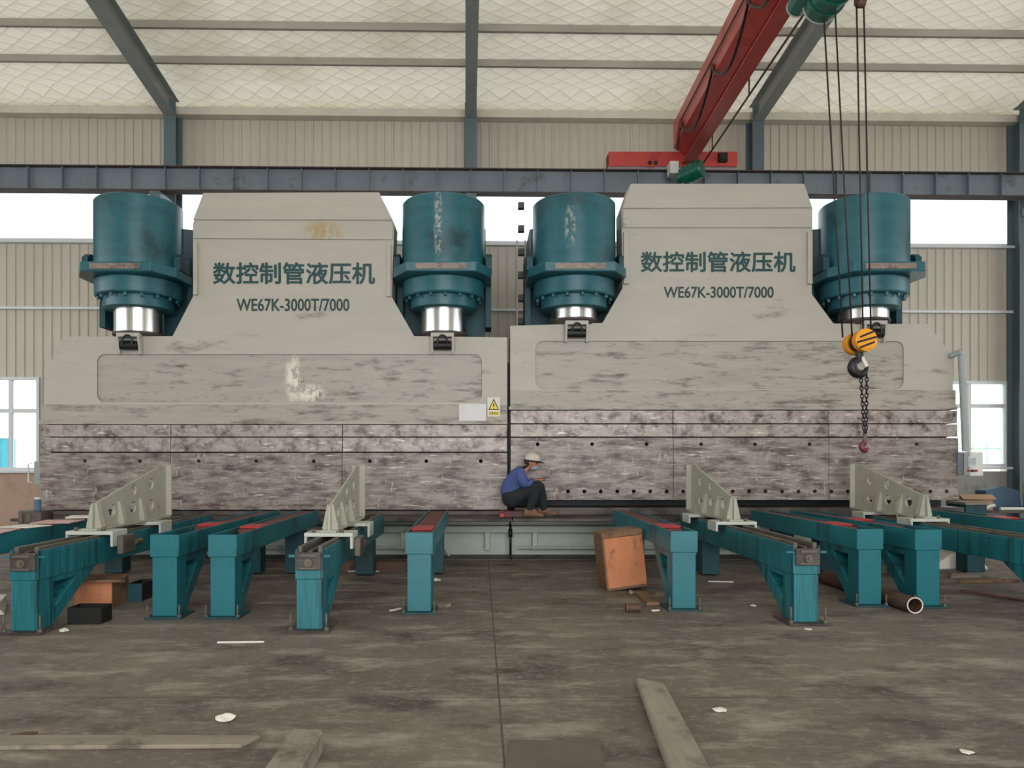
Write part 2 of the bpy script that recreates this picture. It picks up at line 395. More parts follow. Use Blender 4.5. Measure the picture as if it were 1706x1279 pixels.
# far wall: ribbed sheet with window openings
def ribbed(b, x0, x1, z0, z1, y=WY, pitch=.186):
    """trapezoid ribbed sheet, closed at the back"""
    k0 = math.floor(x0/pitch)
    pts = []
    k = k0
    while k*pitch < x1:
        xa = k*pitch
        for dx, dy in ((0, 0), (.012, -.022), (.04, -.022), (.052, 0)):
            x = xa+dx
            if x0 <= x <= x1: pts.append((x, y+dy))
        k += 1
    pts = [(x0, y)]+pts+[(x1, y)]
    back = [(x1, y+.06), (x0, y+.06)]
    b.prism(pts+back, z0, z1, 'z')
LWIN = (-12.15, px(74, WY)+.02, pz(783, WY), pz(630, WY))
RWIN = (8.6, px(1690, WY)+.0, pz(776, WY)-.02, pz(629, WY)-.05)
SZ0, SZ1 = pz(406, WY), pz(322, WY)+.5
b = MB()
ribbed(b, XL, XR, SZ1, roofz(WY)+.15)
ribbed(b, XL, XR, 3.42, SZ0-.02)
zt = 3.42
for x0, x1 in ((XL, LWIN[0]), (LWIN[1], RWIN[0]), (RWIN[1], XR)): ribbed(b, x0, x1, 1.3, zt)
for W in (LWIN, RWIN):
    if zt-W[3] > .02: ribbed(b, W[0], W[1], W[3], zt)
b.box(XL, XR, WY-.02, WY+.2, 0, 1.2)
b.box(XL, LWIN[0], WY-.02, WY+.2, 1.2, 1.3); b.box(LWIN[1], RWIN[0], WY-.02, WY+.2, 1.2, 1.3); b.box(RWIN[1], XR, WY-.02, WY+.2, 1.2, 1.3)
struct(b.xform(SH).build('wall_back', M['wallsheet']))
b = MB(); b.box(XL, XR, WY-.05, WY-.021, 0, 1.18); struct(b.xform(SH).build('trim_1', M['dado']))
b = MB(); b.box(XL, -8.0, WY-.07, WY-.051, 0, 1.16); struct(b.xform(SH).build('trim_2', M['dado_tan']))
# thin horizontal girt rail and eave flashing
b = MB(); b.box(XL, XR, WY-.09, WY-.023, pz(519, WY), pz(515, WY)); struct(b.xform(SH).build('trim_3', M['frame_white']))
b = MB(); b.box(XL, XR, WY-.25, WY-.023, 8.52, 8.67); struct(b.xform(SH).build('trim_4', M['flashing']))

def window(name, x0, x1, z0, z1, mull, trans, y=WY):
    b = MB(); t = .06
    b.box(x0, x0+t, y-.05, y+.08, z0, z1); b.box(x1-t, x1, y-.05, y+.08, z0, z1)
    b.box(x0+t, x1-t, y-.05, y+.08, z0, z0+t); b.box(x0+t, x1-t, y-.05, y+.08, z1-t, z1)
    for m_ in mull: b.box(m_-.035, m_+.035, y-.03, y+.06, z0+t, z1-t)
    for z in trans: b.box(x0+t, x1-t, y-.035, y+.065, z-.04, z+.04)
    f = struct(b.xform(SH).build(name, M['frame_white']))
    g = MB(); g.box(x0+.02, x1-.02, y+.012, y+.02, z0+.02, z1-.02)
    g.xform(SH).build('pane', M['glass'], f)
    g = MB(); g.box(x0-.04, x1+.04, y-.14, y+.02, z0-.05, z0-.002)
    g.xform(SH).build('sill', M['frame_white'], f)
    return f
window('window_1', *LWIN[:2], LWIN[2], LWIN[3], [px(28, WY), px(28, WY)-1.5], [pz(685, WY)])
window('window_2', *RWIN[:2], RWIN[2], RWIN[3], [px(1625, WY), px(1625, WY)-1.2], [pz(675, WY)])
window('window_3', XL+.3, XR-.3, SZ0-.01, SZ1-.01, [XL+.3+2.03*k for k in range(1, 17) if abs((XL+.3+2.03*k)+9.4) > 1.3 and abs((XL+.3+2.03*k)-10) > 1.9], [])

# unseen side and near walls; openings added to let the lamps in
b = MB()
for z0, z1 in ((0, 2.2), (7.0, 12)): b.box(XL-.2, XL, YN, WY, z0, z1)
b.box(XL-.2, XL, 12, WY, 2.2, 7.0); b.box(XL-.2, XL, YN, -5, 2.2, 7.0)
struct(b.xform(SH).build('wall_left', M['wallsheet']))
b = MB()
for z0, z1 in ((0, 2.2), (7.0, 12)): b.box(XR, XR+.2, YN, WY, z0, z1)
b.box(XR, XR+.2, 12, WY, 2.2, 7.0); b.box(XR, XR+.2, YN, -5, 2.2, 7.0)
struct(b.xform(SH).build('wall_right', M['wallsheet']))
b = MB(); b.box(XL, -4.7, YN-.2, YN, 0, 7.7); b.box(6.7, XR, YN-.2, YN, 0, 7.7); b.box(XL, XR, YN-.2, YN, 7.7, 12)
struct(b.xform(SH).build('wall_front', M['wallsheet']))

# columns, rafters, purlins
CX = [-12.4, -6.3, -.2, 5.72, 11.3]
for x in CX:
    b = MB(); y0 = 15.08
    b.box(x-.12, x+.12, y0, y0+.015, 0, roofz(y0)-.1); b.box(x-.12, x+.12, WY-.07, WY-.055, 0, roofz(WY)-.1); b.box(x-.006, x+.006, y0+.015, WY-.07, 0, roofz(WY)-.1)
    struct(b.xform(SH).build('column', M['column']))
    b = MB()
    def ln(y, dz): return (y, roofz(y)+dz)
    b.prism([ln(-6.9, -.42), ln(15.05, -.42), ln(15.05, -.405), ln(-6.9, -.405)], x-.11, x+.11, 'x')
    b.prism([ln(-6.9, -.015), ln(15.3, -.015), ln(15.3, 0), ln(-6.9, 0)], x-.11, x+.11, 'x')
    b.prism([ln(-6.9, -.405), ln(15.05, -.405), ln(15.05, -.015), ln(-6.9, -.015)], x-.006, x+.006, 'x')
    struct(b.xform(SH).build('rafter', M['rafter']))
for y in PUR:
    if y > 15: continue
    b = MB(); z = roofz(y)
    b.box(XL, XR, y-.005, y+.0, z, z+.16); b.box(XL, XR, y, y+.06, z, z+.006); b.box(XL, XR, y, y+.06, z+.13, z+.136); b.box(XL, XR, y+.055, y+.06, z+.006, z+.03)
    struct(b.xform(SH).build('purlin', M['purlin']))

# ------------------------------------------------------------------ outside, seen through the lower windows
t = thing('cladding_fence', 'pale blue sheet fence standing outside beyond the left window', 'fence', (-15.2, 23, -.21))
b = MB(); ribbed(b, -19, px(24, 23), -.2, pz(730, 23), 23, .25); b.build('sheet', M['blue_sheet'], t)
b = MB(); b.box(-19, px(24, 23), 22.95, 23.05, pz(730, 23), pz(730, 23)+.06); b.build('top_rail', M['frame_white'], t)
t = thing('bar_fence', 'green bar fence standing outside beyond the right window', 'fence', (16, 22, -.21))
for k in range(12):
    b = MB(); x = 13+.42*k; b.box(x-.02, x+.02, 21.98, 22.02, -.2, 1.95); b.build('fence_bar', M['mesh_green'], t)
for z in (.3, 1.75):
    b = MB(); b.box(12.9, 17.8, 22.021, 22.05, z, z+.05); b.build('fence_rail', M['mesh_green'], t)

# ------------------------------------------------------------------ crane runway girder
GY = 14.35
t = thing('runway_girder', 'long grey-blue crane runway girder with stiffeners running along the far wall', 'girder', (0, GY, pz(322, GY)))
zt, zb = pz(280, GY), pz(321, GY)
tg = t; SHG = SH
b = MB(); b.box(XL+.2, XR-.2, GY+.09, GY+.11, zb+.02, zt-.02); b.xform(SH).build('web', M['girder'], t)
b = MB(); b.box(XL+.2, XR-.2, GY-.02, GY+.22, zt-.02, zt); b.xform(SH).build('top_flange', M['girder_edge'], t)
b = MB(); b.box(XL+.2, XR-.2, GY-.02, GY+.22, zb, zb+.02); b.xform(SH).build('bottom_flange', M['girder_edge'], t)
b = MB(); b.box(XL+.2, XR-.2, GY+.08, GY+.12, zt, zt+.035); b.xform(SH).build('rail', M['girder_edge'], t)
x = -12.0
while x < 14:
    b = MB(); b.box(x-.006, x+.006, GY, GY+.09, zb+.02, zt-.02); b.xform(SH).build('stiffener', M['girder'], t); x += .655
for x in CX[1:]:
    b = MB(); b.box(x-.1, x+.1, GY+.0, 15.06, zb-.16, zb-.002); b.xform(SH).build('corbel', M['column'], t)

# ------------------------------------------------------------------ the bridge crane
AX = lambda y: 3.6+.0309*y             # axis of the bridge, slightly skewed
SK = math.atan(.0309)
def crane_pt(dx, y, zr): return Vector((AX(y)+dx, y, CH+zr))
t = thing('bridge_crane', 'red overhead crane bridge spanning the hall above the right press', 'crane', (AX(10), 10, CH+5.7))
def crane_prism(poly, y0, y1):
    b = MB(); A = [b.bm.verts.new(crane_pt(p[0], y0, p[1])) for p in poly]; B = [b.bm.verts.new(crane_pt(p[0], y1, p[1])) for p in poly]
    n = len(poly); b.bm.faces.new(A); b.bm.faces.new(B[::-1])
    for i in range(n): b.bm.faces.new((A[i], B[i], B[(i+1) % n], A[(i+1) % n]))
    return b
Y0, Y1 = -5.0, 14.38
crane_prism([(-.28, 6.55), (-.28, 6.06), (-.05, 5.93), (.05, 5.93), (.28, 6.06), (.28, 6.55)], Y0, Y1).build('box_girder', M['red'], t)
crane_prism([(-.012, 5.93), (-.012, 5.77), (.012, 5.77), (.012, 5.93)], Y0, Y1).build('lower_web', M['red'], t)
crane_prism([(-.12, 5.77), (-.12, 5.748), (.12, 5.748), (.12, 5.77)], Y0, Y1).build('bottom_flange', M['red'], t)
b = MB(); b.tube([crane_pt(.2, y, 5.62) for y in (-4, 14.0)], .016, 8)
b.build('conductor_pipe', M['rust'], t)
for y in (9.2, 11.4, 13.4):
    b = MB(); b.box(AX(y)+.19, AX(y)+.21, y-.01, y+.01, CH+5.63, CH+5.98); b.build('pipe_hanger', M['rust'], t)
# end carriage
ey = 14.43
zr0, zr1 = pz(281, ey), pz(253, ey)
ex0, ex1 = px(1014, ey), px(1228, ey)
b = MB(); b.box(ex0, ex1, ey-.02, ey+.26, zr0+.045, zr1); b.build('end_carriage', M['red'], t, .006)
for x in (ex0+.15, ex1-.2):
    b = MB(); b.cyl((x, ey+.06, zr0+.15), (x, ey+.14, zr0+.15), .1, 20); b.build('wheel', M['hook'], t)
b = MB(); b.box(ex0-.02, ex0, ey+.04, ey+.2, zr0+.06, zr1-.05); b.build('bumper', M['red_dirty'], t)
b = MB(); b.box(px(1195, ey), px(1210, ey), ey-.1, ey-.021, pz(272, ey), pz(257, ey)); b.cyl((px(1202, ey), ey-.12, pz(264, ey)), (px(1202, ey), ey-.1, pz(264, ey)), .07, 16); b.build('gear_cover', M['black'], t, .006)
b = MB()
for q in (1082, 1092): b.cyl((px(q, ey), ey-.04, pz(272, ey)), (px(q, ey), ey-.021, pz(272, ey)), .04, 12)
b.build('axle_cap', M['black'], t)
# travel motor
b = MB(); d = Vector((.72, -.55, .18)).normalized(); c0 = Vector((px(1140, 13.9), 13.95, pz(292, 13.9)))
c1 = c0+d*.34
b.cyl(c0, c1, .17, 24); b.cyl(c1, c1+d*.03, .18, 24, .165)
b.cyl(c0-d*.12, c0, .11, 20)
mo = b.build('travel_motor', M['green'], t)
b = MB()
for k in range(3): b.cyl(c0+d*(.05+.09*k), c0+d*(.07+.09*k), .182, 24)
b.build('cooling_rib', M['green'], mo)
b = MB(); b.box(px(1118, 13.9), px(1132, 13.9), 13.96, 14.2, pz(286, 13.9), pz(266, 13.9)); b.build('motor_bracket', M['white'], t)
# festoon cable swags along the left side of the bridge
hooks = [13.6, 11.6, 9.9, 8.4, 7.0]
b = MB(); pts = []
for a, c in zip(hooks, hooks[1:]):
    for k in range(12):
        s_ = k/12; y = a+(c-a)*s_; pts.append(crane_pt(-.31, y, 6.12-.42*math.sin(PI*s_)))
b.tube(pts, .02, 8); b.build('festoon_cable', M['black'], t)
for y in hooks[:-1]:
    b = MB(); p = crane_pt(-.31, y, 6.2); b.cyl(p, p+Vector((0, 0, -.1)), .03, 10); b.build('cable_trolley', M['red_dirty'], t)
b = MB(); b.tube([crane_pt(-.3, y, 6.3) for y in (6.5, 13.8)], .012, 6); b.build('cable_wire', M['rust'], t)
b = MB(); b.tube([crane_pt(-.3, 13.7, 6.3), crane_pt(-.34, 13.75, 6.0), crane_pt(-.3, 13.95, 5.85)], .03, 8); b.build('cable_conduit', M['red_dirty'], t)

# hoist, ropes, hook block
HYc = 7.8
t = thing('hoist', 'green electric wire rope hoist with yellow hook block hanging from the red crane bridge', 'hoist', (AX(HYc), HYc, CH+4.9))
zc = 5.2
b = MB(); b.cyl(crane_pt(.05, 7.0, zc), crane_pt(.05, 8.465, zc), .2, 28); b.build('drum_housing', M['green'], t)
b = MB(); b.cyl(crane_pt(.05, 8.466, zc), crane_pt(.05, 8.5, zc), .205, 28); b.build('end_cap', M['sage'], t, .01)
b = MB(); b.cyl(crane_pt(-.16, 7.4, zc+.1), crane_pt(-.16, 8.649, zc+.1), .11, 24); b.build('hoist_motor', M['green'], t)
b = MB(); b.cyl(crane_pt(-.16, 8.65, zc+.1), crane_pt(-.16, 8.68, zc+.1), .115, 24); b.build('motor_cap', M['sage'], t, .01)
b = MB()
for k in range(6): b.cyl(crane_pt(.05, 7.3+.2*k, zc), crane_pt(.05, 7.36+.2*k, zc), .215, 28)
b.build('housing_band', M['green'], t)
b = MB()
for dx in (-.165, .165): b.box(AX(HYc)+dx-.015, AX(HYc)+dx+.015, HYc-.3, HYc+.3, CH+zc+.15, CH+5.9)
b.build('suspension_plate', M['green'], t)
b = MB()
for dx in (-.1, .1):
    for dy in (-.22, .22): b.cyl((AX(HYc)+dx-.03, HYc+dy, CH+5.83), (AX(HYc)+dx+.03, HYc+dy, CH+5.83), .055, 16)
b.build('trolley_wheel', M['black'], t)
pq = Vector((px(1434, 7.8), 7.8, pz(5, 7.8)))
b = MB(); b.box(pq.x-.045, pq.x+.045, 7.74, 7.86, pq.z, pq.z+.3); b.cyl((pq.x-.04, 7.8, pq.z), (pq.x+.04, 7.8, pq.z), .05, 16); b.box(AX(HYc)+.1, pq.x+.045, 7.76, 7.84, pq.z+.3, pq.z+.36)
b.build('idler_block', M['rust'], t, .005)
ropes = [((1372, 20), (1404, 562)), ((1391, 14), (1420, 566)), ((1427, 8), (1438, 556)), ((1439, 8), (1451, 560))]
for (a, c) in ropes:
    b = MB(); b.tube([(px(a[0], 7.8), 7.8, pz(a[1], 7.8)), (px(c[0], 7.8), 7.8, pz(c[1], 7.8))], .009, 8); b.build('wire_rope', M['rope'], t)
hb = Vector((px(1432, 7.8), 7.8, pz(570, 7.8)))
axd = Vector((.05, -.99, 0.05)).normalized()      # axis of the sheaves, front one to the right
b = MB(); b.cyl(hb-axd*.06, hb+axd*.06, .035, 16); b.cyl(hb-axd*.03, hb+axd*.03, .1, 24)
b.tube([hb, hb+Vector((0, 0, -.15))], .04, 10); core = b.build('hook_block', M['hook'], t)
for sgn, nm in ((1, 'f'), (-1, 'r')):
    b = MB(); c = hb+axd*(.095*sgn); b.cyl(c-axd*.035, c+axd*.035, .118, 32); b.cyl(c+axd*.035*sgn, c+axd*.045*sgn, .11, 32, .095)
    sh = b.build('sheave_cover', M['yellow'], core)
    if sgn == 1:
        b = MB(); up = Vector((0, 0, 1)); sd = axd.cross(up).normalized(); up2 = sd.cross(axd).normalized()
        for o_, hw in ((.055, .075), (0.0, .105), (-.055, .08)):
            tilt = .25
            q = [c+axd*.047+up2*(o_+u_*tilt*-.12+v_*.011)+sd*(u_*hw) for u_, v_ in ((-1, -1), (1, -1), (1, 1), (-1, 1))]
            fvs = [b.bm.verts.new(p) for p in q]+[b.bm.verts.new(p-axd*.008) for p in q]
            for f in ((0,1,2,3), (7,6,5,4), (0,4,5,1), (1,5,6,2), (2,6,7,3), (3,7,4,0)): b.bm.faces.new([fvs[i] for i in f])
        b.build('cover_stripe', M['black'], core)
# hook
b = MB(); hc = Vector((px(1432, 7.8), 7.8, pz(611, 7.8))); pts = []; rr = []
pts.append(hc+Vector((.0, 0, .16))); rr.append(.03)
for k in range(0, 15):
    a = math.radians(100+k*20); rad = .078
    pts.append(hc+Vector((rad*math.cos(a), 0, rad*math.sin(a)))); rr.append(.036+.014*math.sin(PI*min(1, k/11)) if k < 11 else .036-.006*(k-10))
b.tube(pts, rr, 12); b.build('hook', M['hook'], core)
b = MB(); p0 = hc+Vector((.02, -.01, .09)); b.obox(p0+Vector((.025, 0, -.035)), Matrix.Rotation(-.5, 3, 'Y'), .018, .006, .06); b.build('safety_latch', M['white'], core)

def torus(b, c, ax, up, R1, R2, r, n=14, m=6):
    """oval chain link: centre, long axis, side axis"""
    b.tube([c+ax*(R1*math.sin(2*PI*i/n))+up*(R2*math.cos(2*PI*i/n)) for i in range(n)], r, m, closed=True)
t = thing('chain_sling', 'dark two-strand lifting chain with a small maroon hook hung in the crane hook', 'chain', (px(1441, 7.8), 7.8, pz(750, 7.8)))
ends = [(Vector((px(1434, 7.8), 7.8, pz(624, 7.8))), Vector((px(1440, 7.8), 7.8, pz(722, 7.8)))), (Vector((px(1444, 7.8), 7.8, pz(622, 7.8))), Vector((px(1443, 7.8), 7.8, pz(722, 7.8))))]
for a, c in ends:
    d = (c-a); n = 15
    for k in range(n):
        b = MB(); q = a+d*((k+.5)/n); up = Vector((1, 0, 0)) if k % 2 else Vector((.3, 1, 0)).normalized()
        torus(b, q, d.normalized(), up, .028, .016, .0065); b.build('chain_link', M['hook'], t)
b = MB(); c = Vector((px(1441, 7.8), 7.8, pz(727, 7.8))); b.cyl(c+Vector((0, 0, .03)), c+Vector((0, 0, -.05)), .022, 12); b.build('chain_coupler', M['steel_plate'], t)
b = MB(); hc2 = Vector((px(1441, 7.8), 7.8, pz(744, 7.8))); pts = [hc2+Vector((0, 0, .085))]
rr = [.014]
for k in range(13):
    a = math.radians(100+k*20); pts.append(hc2+Vector((.036*math.cos(a), 0, .036*math.sin(a)))); rr.append(.029 if k < 10 else .029-.006*(k-9))
b.tube(pts, rr, 10); b.build('sling_hook', M['maroon'], t)

# ------------------------------------------------------------------ lettering
def text_mesh(body, width, height, bold=0.0):
    cu = bpy.data.curves.new('lettering', 'FONT'); cu.body = body; cu.size = 1; cu.offset = bold; cu.extrude = .02; cu.resolution_u = 4
    o = bpy.data.objects.new('tmp', cu); COL.objects.link(o)
    dg = bpy.context.evaluated_depsgraph_get(); dg.update()
    me = bpy.data.meshes.new_from_object(o.evaluated_get(dg))
    bpy.data.objects.remove(o); bpy.data.curves.remove(cu)
    xs_ = [v.co.x for v in me.vertices]; ys_ = [v.co.y for v in me.vertices]
    x0, x1, y0, y1 = min(xs_), max(xs_), min(ys_), max(ys_)
    for v in me.vertices:
        v.co = Vector(((v.co.x-x0)/(x1-x0)*width, -.004 if v.co.z > 0 else .001, (v.co.y-y0)/(y1-y0)*height))
    return me
def lettering(body, x0, z0, w_, h_, y, m, parent, bold=0):
    me = text_mesh(body, w_, h_, 0)
    if bold:      # thicken the strokes: the outline repeated a little to every side
        bmt = bmesh.new(); d_ = h_*bold
        for k in range(8):
            bmt.from_mesh(me); n_ = len(me.vertices); bmt.verts.ensure_lookup_table()
            for v in bmt.verts[-n_:]: v.co.x += d_*math.cos(k*PI/4); v.co.z += d_*math.sin(k*PI/4); v.co.y -= .00012*k
        bmt.to_mesh(me); bmt.free()
    me.materials.append(m)
    o = bpy.data.objects.new('lettering', me); COL.objects.link(o); o.parent = parent
    og = Vector(parent['org']) if parent.get('org') is not None else Vector((0, 0, 0))
    o.location = Vector((x0, y, z0))-og
    return o

# ------------------------------------------------------------------ the two presses
FY = 11.0
fx = lambda p: px(p, FY)
fz = lambda q: pz(q, FY)
def rrect(x0, x1, z0, z1, r, n=5):
    pts = []
    for cx, cz, a0 in ((x1-r, z1-r, 0), (x0+r, z1-r, 90), (x0+r, z0+r, 180), (x1-r, z0+r, 270)):
        for k in range(n+1):
            a = math.radians(a0+90*k/n); pts.append((cx+r*math.cos(a), cz+r*math.sin(a)))
    return pts
def circ(x, z, r, n=12): return [(x+r*math.cos(2*PI*k/n), z+r*math.sin(2*PI*k/n)) for k in range(n)]
def frange(a, c, s):
    while a <= c: yield a; a += s

def press(name, label, outline, recess, covers, strips, ledge, bands, seams, holes, lowholes, ramx, text1, text2, cylx, rodz, ramtop, bottom, bedx, worn='press_worn', cover='press', barrels=('cyl_teal', 'cyl_teal')):
    xm = fx((ramx[0]+ramx[1])/2)
    t = thing(name, label, 'press', (xm, FY+.3, 0))
    poly = [(fx(a), fz(c)) for a, c in outline]
    # ram: core plus front plate with the long rounded recess
    b = MB()
    b.prism(poly, FY+.03, FY+.42)
    rec = rrect(fx(recess[0]), fx(recess[1]), fz(recess[3]), fz(recess[2]), .12)
    b.prism(poly, FY-.01, FY+.03, 'y', [rec])
    ram = b.build('ram', M['press'], t)
    b = MB(); rr_ = rrect(fx(recess[0])+.004, fx(recess[1])-.004, fz(recess[3])+.004, fz(recess[2])-.004, .116); b.prism(rr_, FY+.012, FY+.0295); b.build('recess_panel', M[worn], ram)
    for q in covers:
        b = MB(); b.prism([(fx(a), fz(c)) for a, c in q], FY-.035, FY-.0102); b.build('cover_plate', M[cover], ram, .003)
    for (x0, x1, y0, y1) in strips:
        b = MB(); b.box(fx(x0), fx(x1), FY-.06, FY-.0102, fz(y1), fz(y0)); b.build('guide_strip', M['press'], ram, .004)
    b = MB(); b.box(fx(ramx[0]), fx(ramx[1]), FY-.035, FY-.0102, fz(ledge), fz(ledge-33)); b.build('lower_plate', M['press_worn'], ram, .003)
    b = MB(); b.box(fx(ramx[0])-.02, fx(ramx[1]), FY-.075, FY-.0352, fz(ledge), fz(ledge-6)); led = b.build('ledge_bar', M['press_worn'], ram, .004)
    for p in frange(ramx[0]+14, ramx[1]-8, 28):
        b = MB(); b.cyl((fx(p), FY-.055, fz(ledge)+.001), (fx(p), FY-.055, fz(ledge)-.028), .014, 8); b.build('ledge_bolt', M['die'], ram)
    # clamp band and tool plates, cut by the vertical seams
    sx = [ramx[0]]+list(seams)+[ramx[1]]
    for a, c in zip(sx, sx[1:]):
        for (y0, y1, dy) in bands[:-1]:
            b = MB(); b.box(fx(a)+.004, fx(c)-.004, FY-.05-dy, FY+.15, fz(y1)+.005, fz(y0)-.001); b.build('clamp_plate', M['tool_band'], t, .004)
        y0, y1, dy = bands[-1]
        hs = [circ(fx(p), fz(holes[1]), .028) for p in holes[0] if a+4 < p < c-4]+[circ(fx(p), fz(lowholes[1]), .03) for p in (lowholes[0] if lowholes else ()) if a+4 < p < c-4]
        b = MB(); b.prism([(fx(a)+.004, fz(y1)), (fx(c)-.004, fz(y1)), (fx(c)-.004, fz(y0)-.005), (fx(a)+.004, fz(y0)-.005)], FY-.05-dy, FY+.12, 'y', hs); b.build('punch_plate', M['tool'], t)
    b = MB(); b.box(fx(ramx[0])+.02, fx(ramx[1])-.02, FY+.151, FY+.2, fz(bands[-1][0]+6), fz(ledge)-.001); b.build('light_stop_plate', M['die'], t)  # added plate, stops window light showing through the band gaps
    # lettering
    (s, x0, x1, y0, y1) = text1; lettering(s, fx(x0), fz(y1), fx(x1)-fx(x0), fz(y0)-fz(y1), FY-.0105, M['letter'], ram, .024)
    (s, x0, x1, y0, y1) = text2; lettering(s, fx(x0), fz(y1), fx(x1)-fx(x0), fz(y0)-fz(y1), FY-.0105, M['letter_small'], ram, .022)
    # cylinders
    for cx, bm_ in zip(cylx, barrels):
        c = (cx, 11.22, 0)
        b = MB(); b.lathe([(0, 5.3), (.60, 5.3), (.624, 5.275), (.624, 4.26), (0, 4.26)], c, 64); cy = b.build('cylinder', M[bm_], t)
        b = MB(); b.prism([(cx-.72, 11.45), (cx-.72, 10.85), (cx-.5, 10.47), (cx+.5, 10.47), (cx+.72, 10.85), (cx+.72, 11.45)], 4.12, 4.258, 'z'); b.build('shelf_plate', M['cyl_teal'], cy, .01)
        b = MB(); b.prism([(cx-.36, 10.469), (cx-.36, 10.455), (cx+.36, 10.455), (cx+.36, 10.469)], 4.15, 4.23, 'z'); b.build('scuffed_bar', M['bar'], cy)
        b = MB(); b.lathe([(0, 4.119), (.6, 4.119), (.615, 4.10), (.615, 3.89), (.60, 3.87), (0, 3.87)], c, 64); b.build('gland_ring', M['cyl_teal'], cy)
        b = MB(); b.lathe([(0, 3.869), (.5, 3.869), (.5, 3.71), (.485, 3.70), (0, 3.70)], c, 64); b.build('gland_flange', M['cyl_teal'], cy)
        for k in range(16):
            a = 2*PI*k/16+.1; q = (cx+.555*math.cos(a), 11.22+.555*math.sin(a))
            b = MB(); b.cyl((q[0], q[1], 3.869), (q[0], q[1], 3.825), .026, 6, smooth=False); b.build('gland_bolt', M['cyl_teal'], cy)
        b = MB(); b.lathe([(0, 3.699), (.352, 3.699), (.352, rodz+.05), (0, rodz+.05)], c, 64); b.build('piston_rod', M['chrome'], cy)
        b = MB(); b.lathe([(0, rodz+.0495), (.37, rodz+.0495), (.375, rodz+.02), (.33, ramtop+.001), (0, ramtop+.001)], c, 48); b.build('thrust_ring', M['die'], cy)
        # clevis on the ram under the rod
        b = MB(); zt_ = ramtop+.03; b.box(cx-.17, cx+.17, FY-.15, FY-.036, zt_-.06, zt_)
        for s_ in (-1, 1):
            b.prism([(FY-.036, zt_-.061), (FY-.16, zt_-.061), (FY-.10, zt_-.31), (FY-.036, zt_-.31)], cx+s_*.155-.018, cx+s_*.155+.018, 'x')
        cl = b.build('clevis', M['press'], ram, .004)
        b = MB(); b.cyl((cx-.13, FY-.09, zt_-.18), (cx+.13, FY-.09, zt_-.18), .065, 16)
        b.tube([(cx+.07*math.cos(math.radians(a)), FY-.165, zt_-.14+.1*math.sin(math.radians(a))) for a in range(-20, 201, 20)], .014, 8)
        b.tube([(cx-.1, FY-.16, zt_-.13), (cx+.1, FY-.16, zt_-.13)], .012, 8); b.build('shackle', M['black'], ram)
        # frame carrying the cylinder
        b = MB(); front = FY+.44
        for s_ in (-1, 1):
            x0, x1 = sorted((cx+s_*.56, cx+s_*.64))
            b.prism([(11.7, .3), (13.3, .3), (13.3, 5.1), (11.75, 5.1), (11.32, 4.98), (11.32, 4.265), (11.46, 4.265), (11.46, 4.115), (11.7, 4.115)], x0, x1, 'x')
            x0, x1 = sorted((cx+s_*.641, cx+s_*.73))
            b.prism([(10.95, 4.262), (11.32, 4.262), (11.32, 4.52), (11.05, 4.52), (10.95, 4.45)], x0, x1, 'x')
            b.prism([(11.46, 3.5), (11.9, 3.5), (11.9, 4.58), (11.46, 4.58)], *sorted((cx+s_*.641, cx+s_*.73)), 'x')
        b.box(cx-.56, cx+.56, 11.72, 11.8, .3, 4.11)
        b.box(cx-.56, cx+.56, 13.2, 13.28, .3, 5.0)
        b.build('side_frame', M['teal_dark'], t)
    b = MB(); b.box(cylx[0]+.65, cylx[1]-.65, 11.9, 12.6, 2.4, 4.3); b.build('cross_beam', M['teal_dark'], t)
    # bed
    x0, x1 = fx(bedx[0]), fx(bedx[1])
    b = MB(); b.box(x0, x1, FY+.1, FY+.9, 0, .58); b.build('bed', M['sage'], t)
    b = MB(); b.box(x0, x1, FY-.06, FY+.099, .365, .462); b.build('bed_rail', M['sage'], t, .005)
    b = MB(); b.box(x0, x1, FY-.0, FY+.099, .475, .535); b.build('bed_strip', M['sage'], t, .005)
    b = MB(); b.box(x0, x1, 10.22, FY+.099, .59, .63); led = b.build('bed_table', M['die'], t, .004)
    for p in frange(bedx[0]+40, bedx[1]-20, 140):
        b = MB(); b.box(fx(p)-.035, fx(p)+.035, FY-.03, FY+.099, .1, .364); b.build('stiffener', M['sage'], t, .004)
    b = MB(); b.tube([(x0+.1, FY-.05, .14), (x1-1.1, FY-.05, .14), (x1-.95, FY-.05, .12), (x1-.9, FY-.05, .02)], .02, 8); b.build('bed_hose', M['sage'], t)
    b = MB(); b.box(x0, x1, FY+.46, FY+.6, .6, 1.1); b.build('gap_shade_sheet', M['black'], t)  # added black sheet, paints the dark gap under the ram
    b = MB(); b.box(x0, x1, FY-.4, FY+.0995, .0005, .02); b.build('floor_sill', M['die'], t)
    b = MB(); b.box(x0+.05, x1-.02, FY-.12, FY+.35, .631, .69 if bottom > 845 else .74); b.build('lower_die', M['die'], t, .006)
    return t, ram

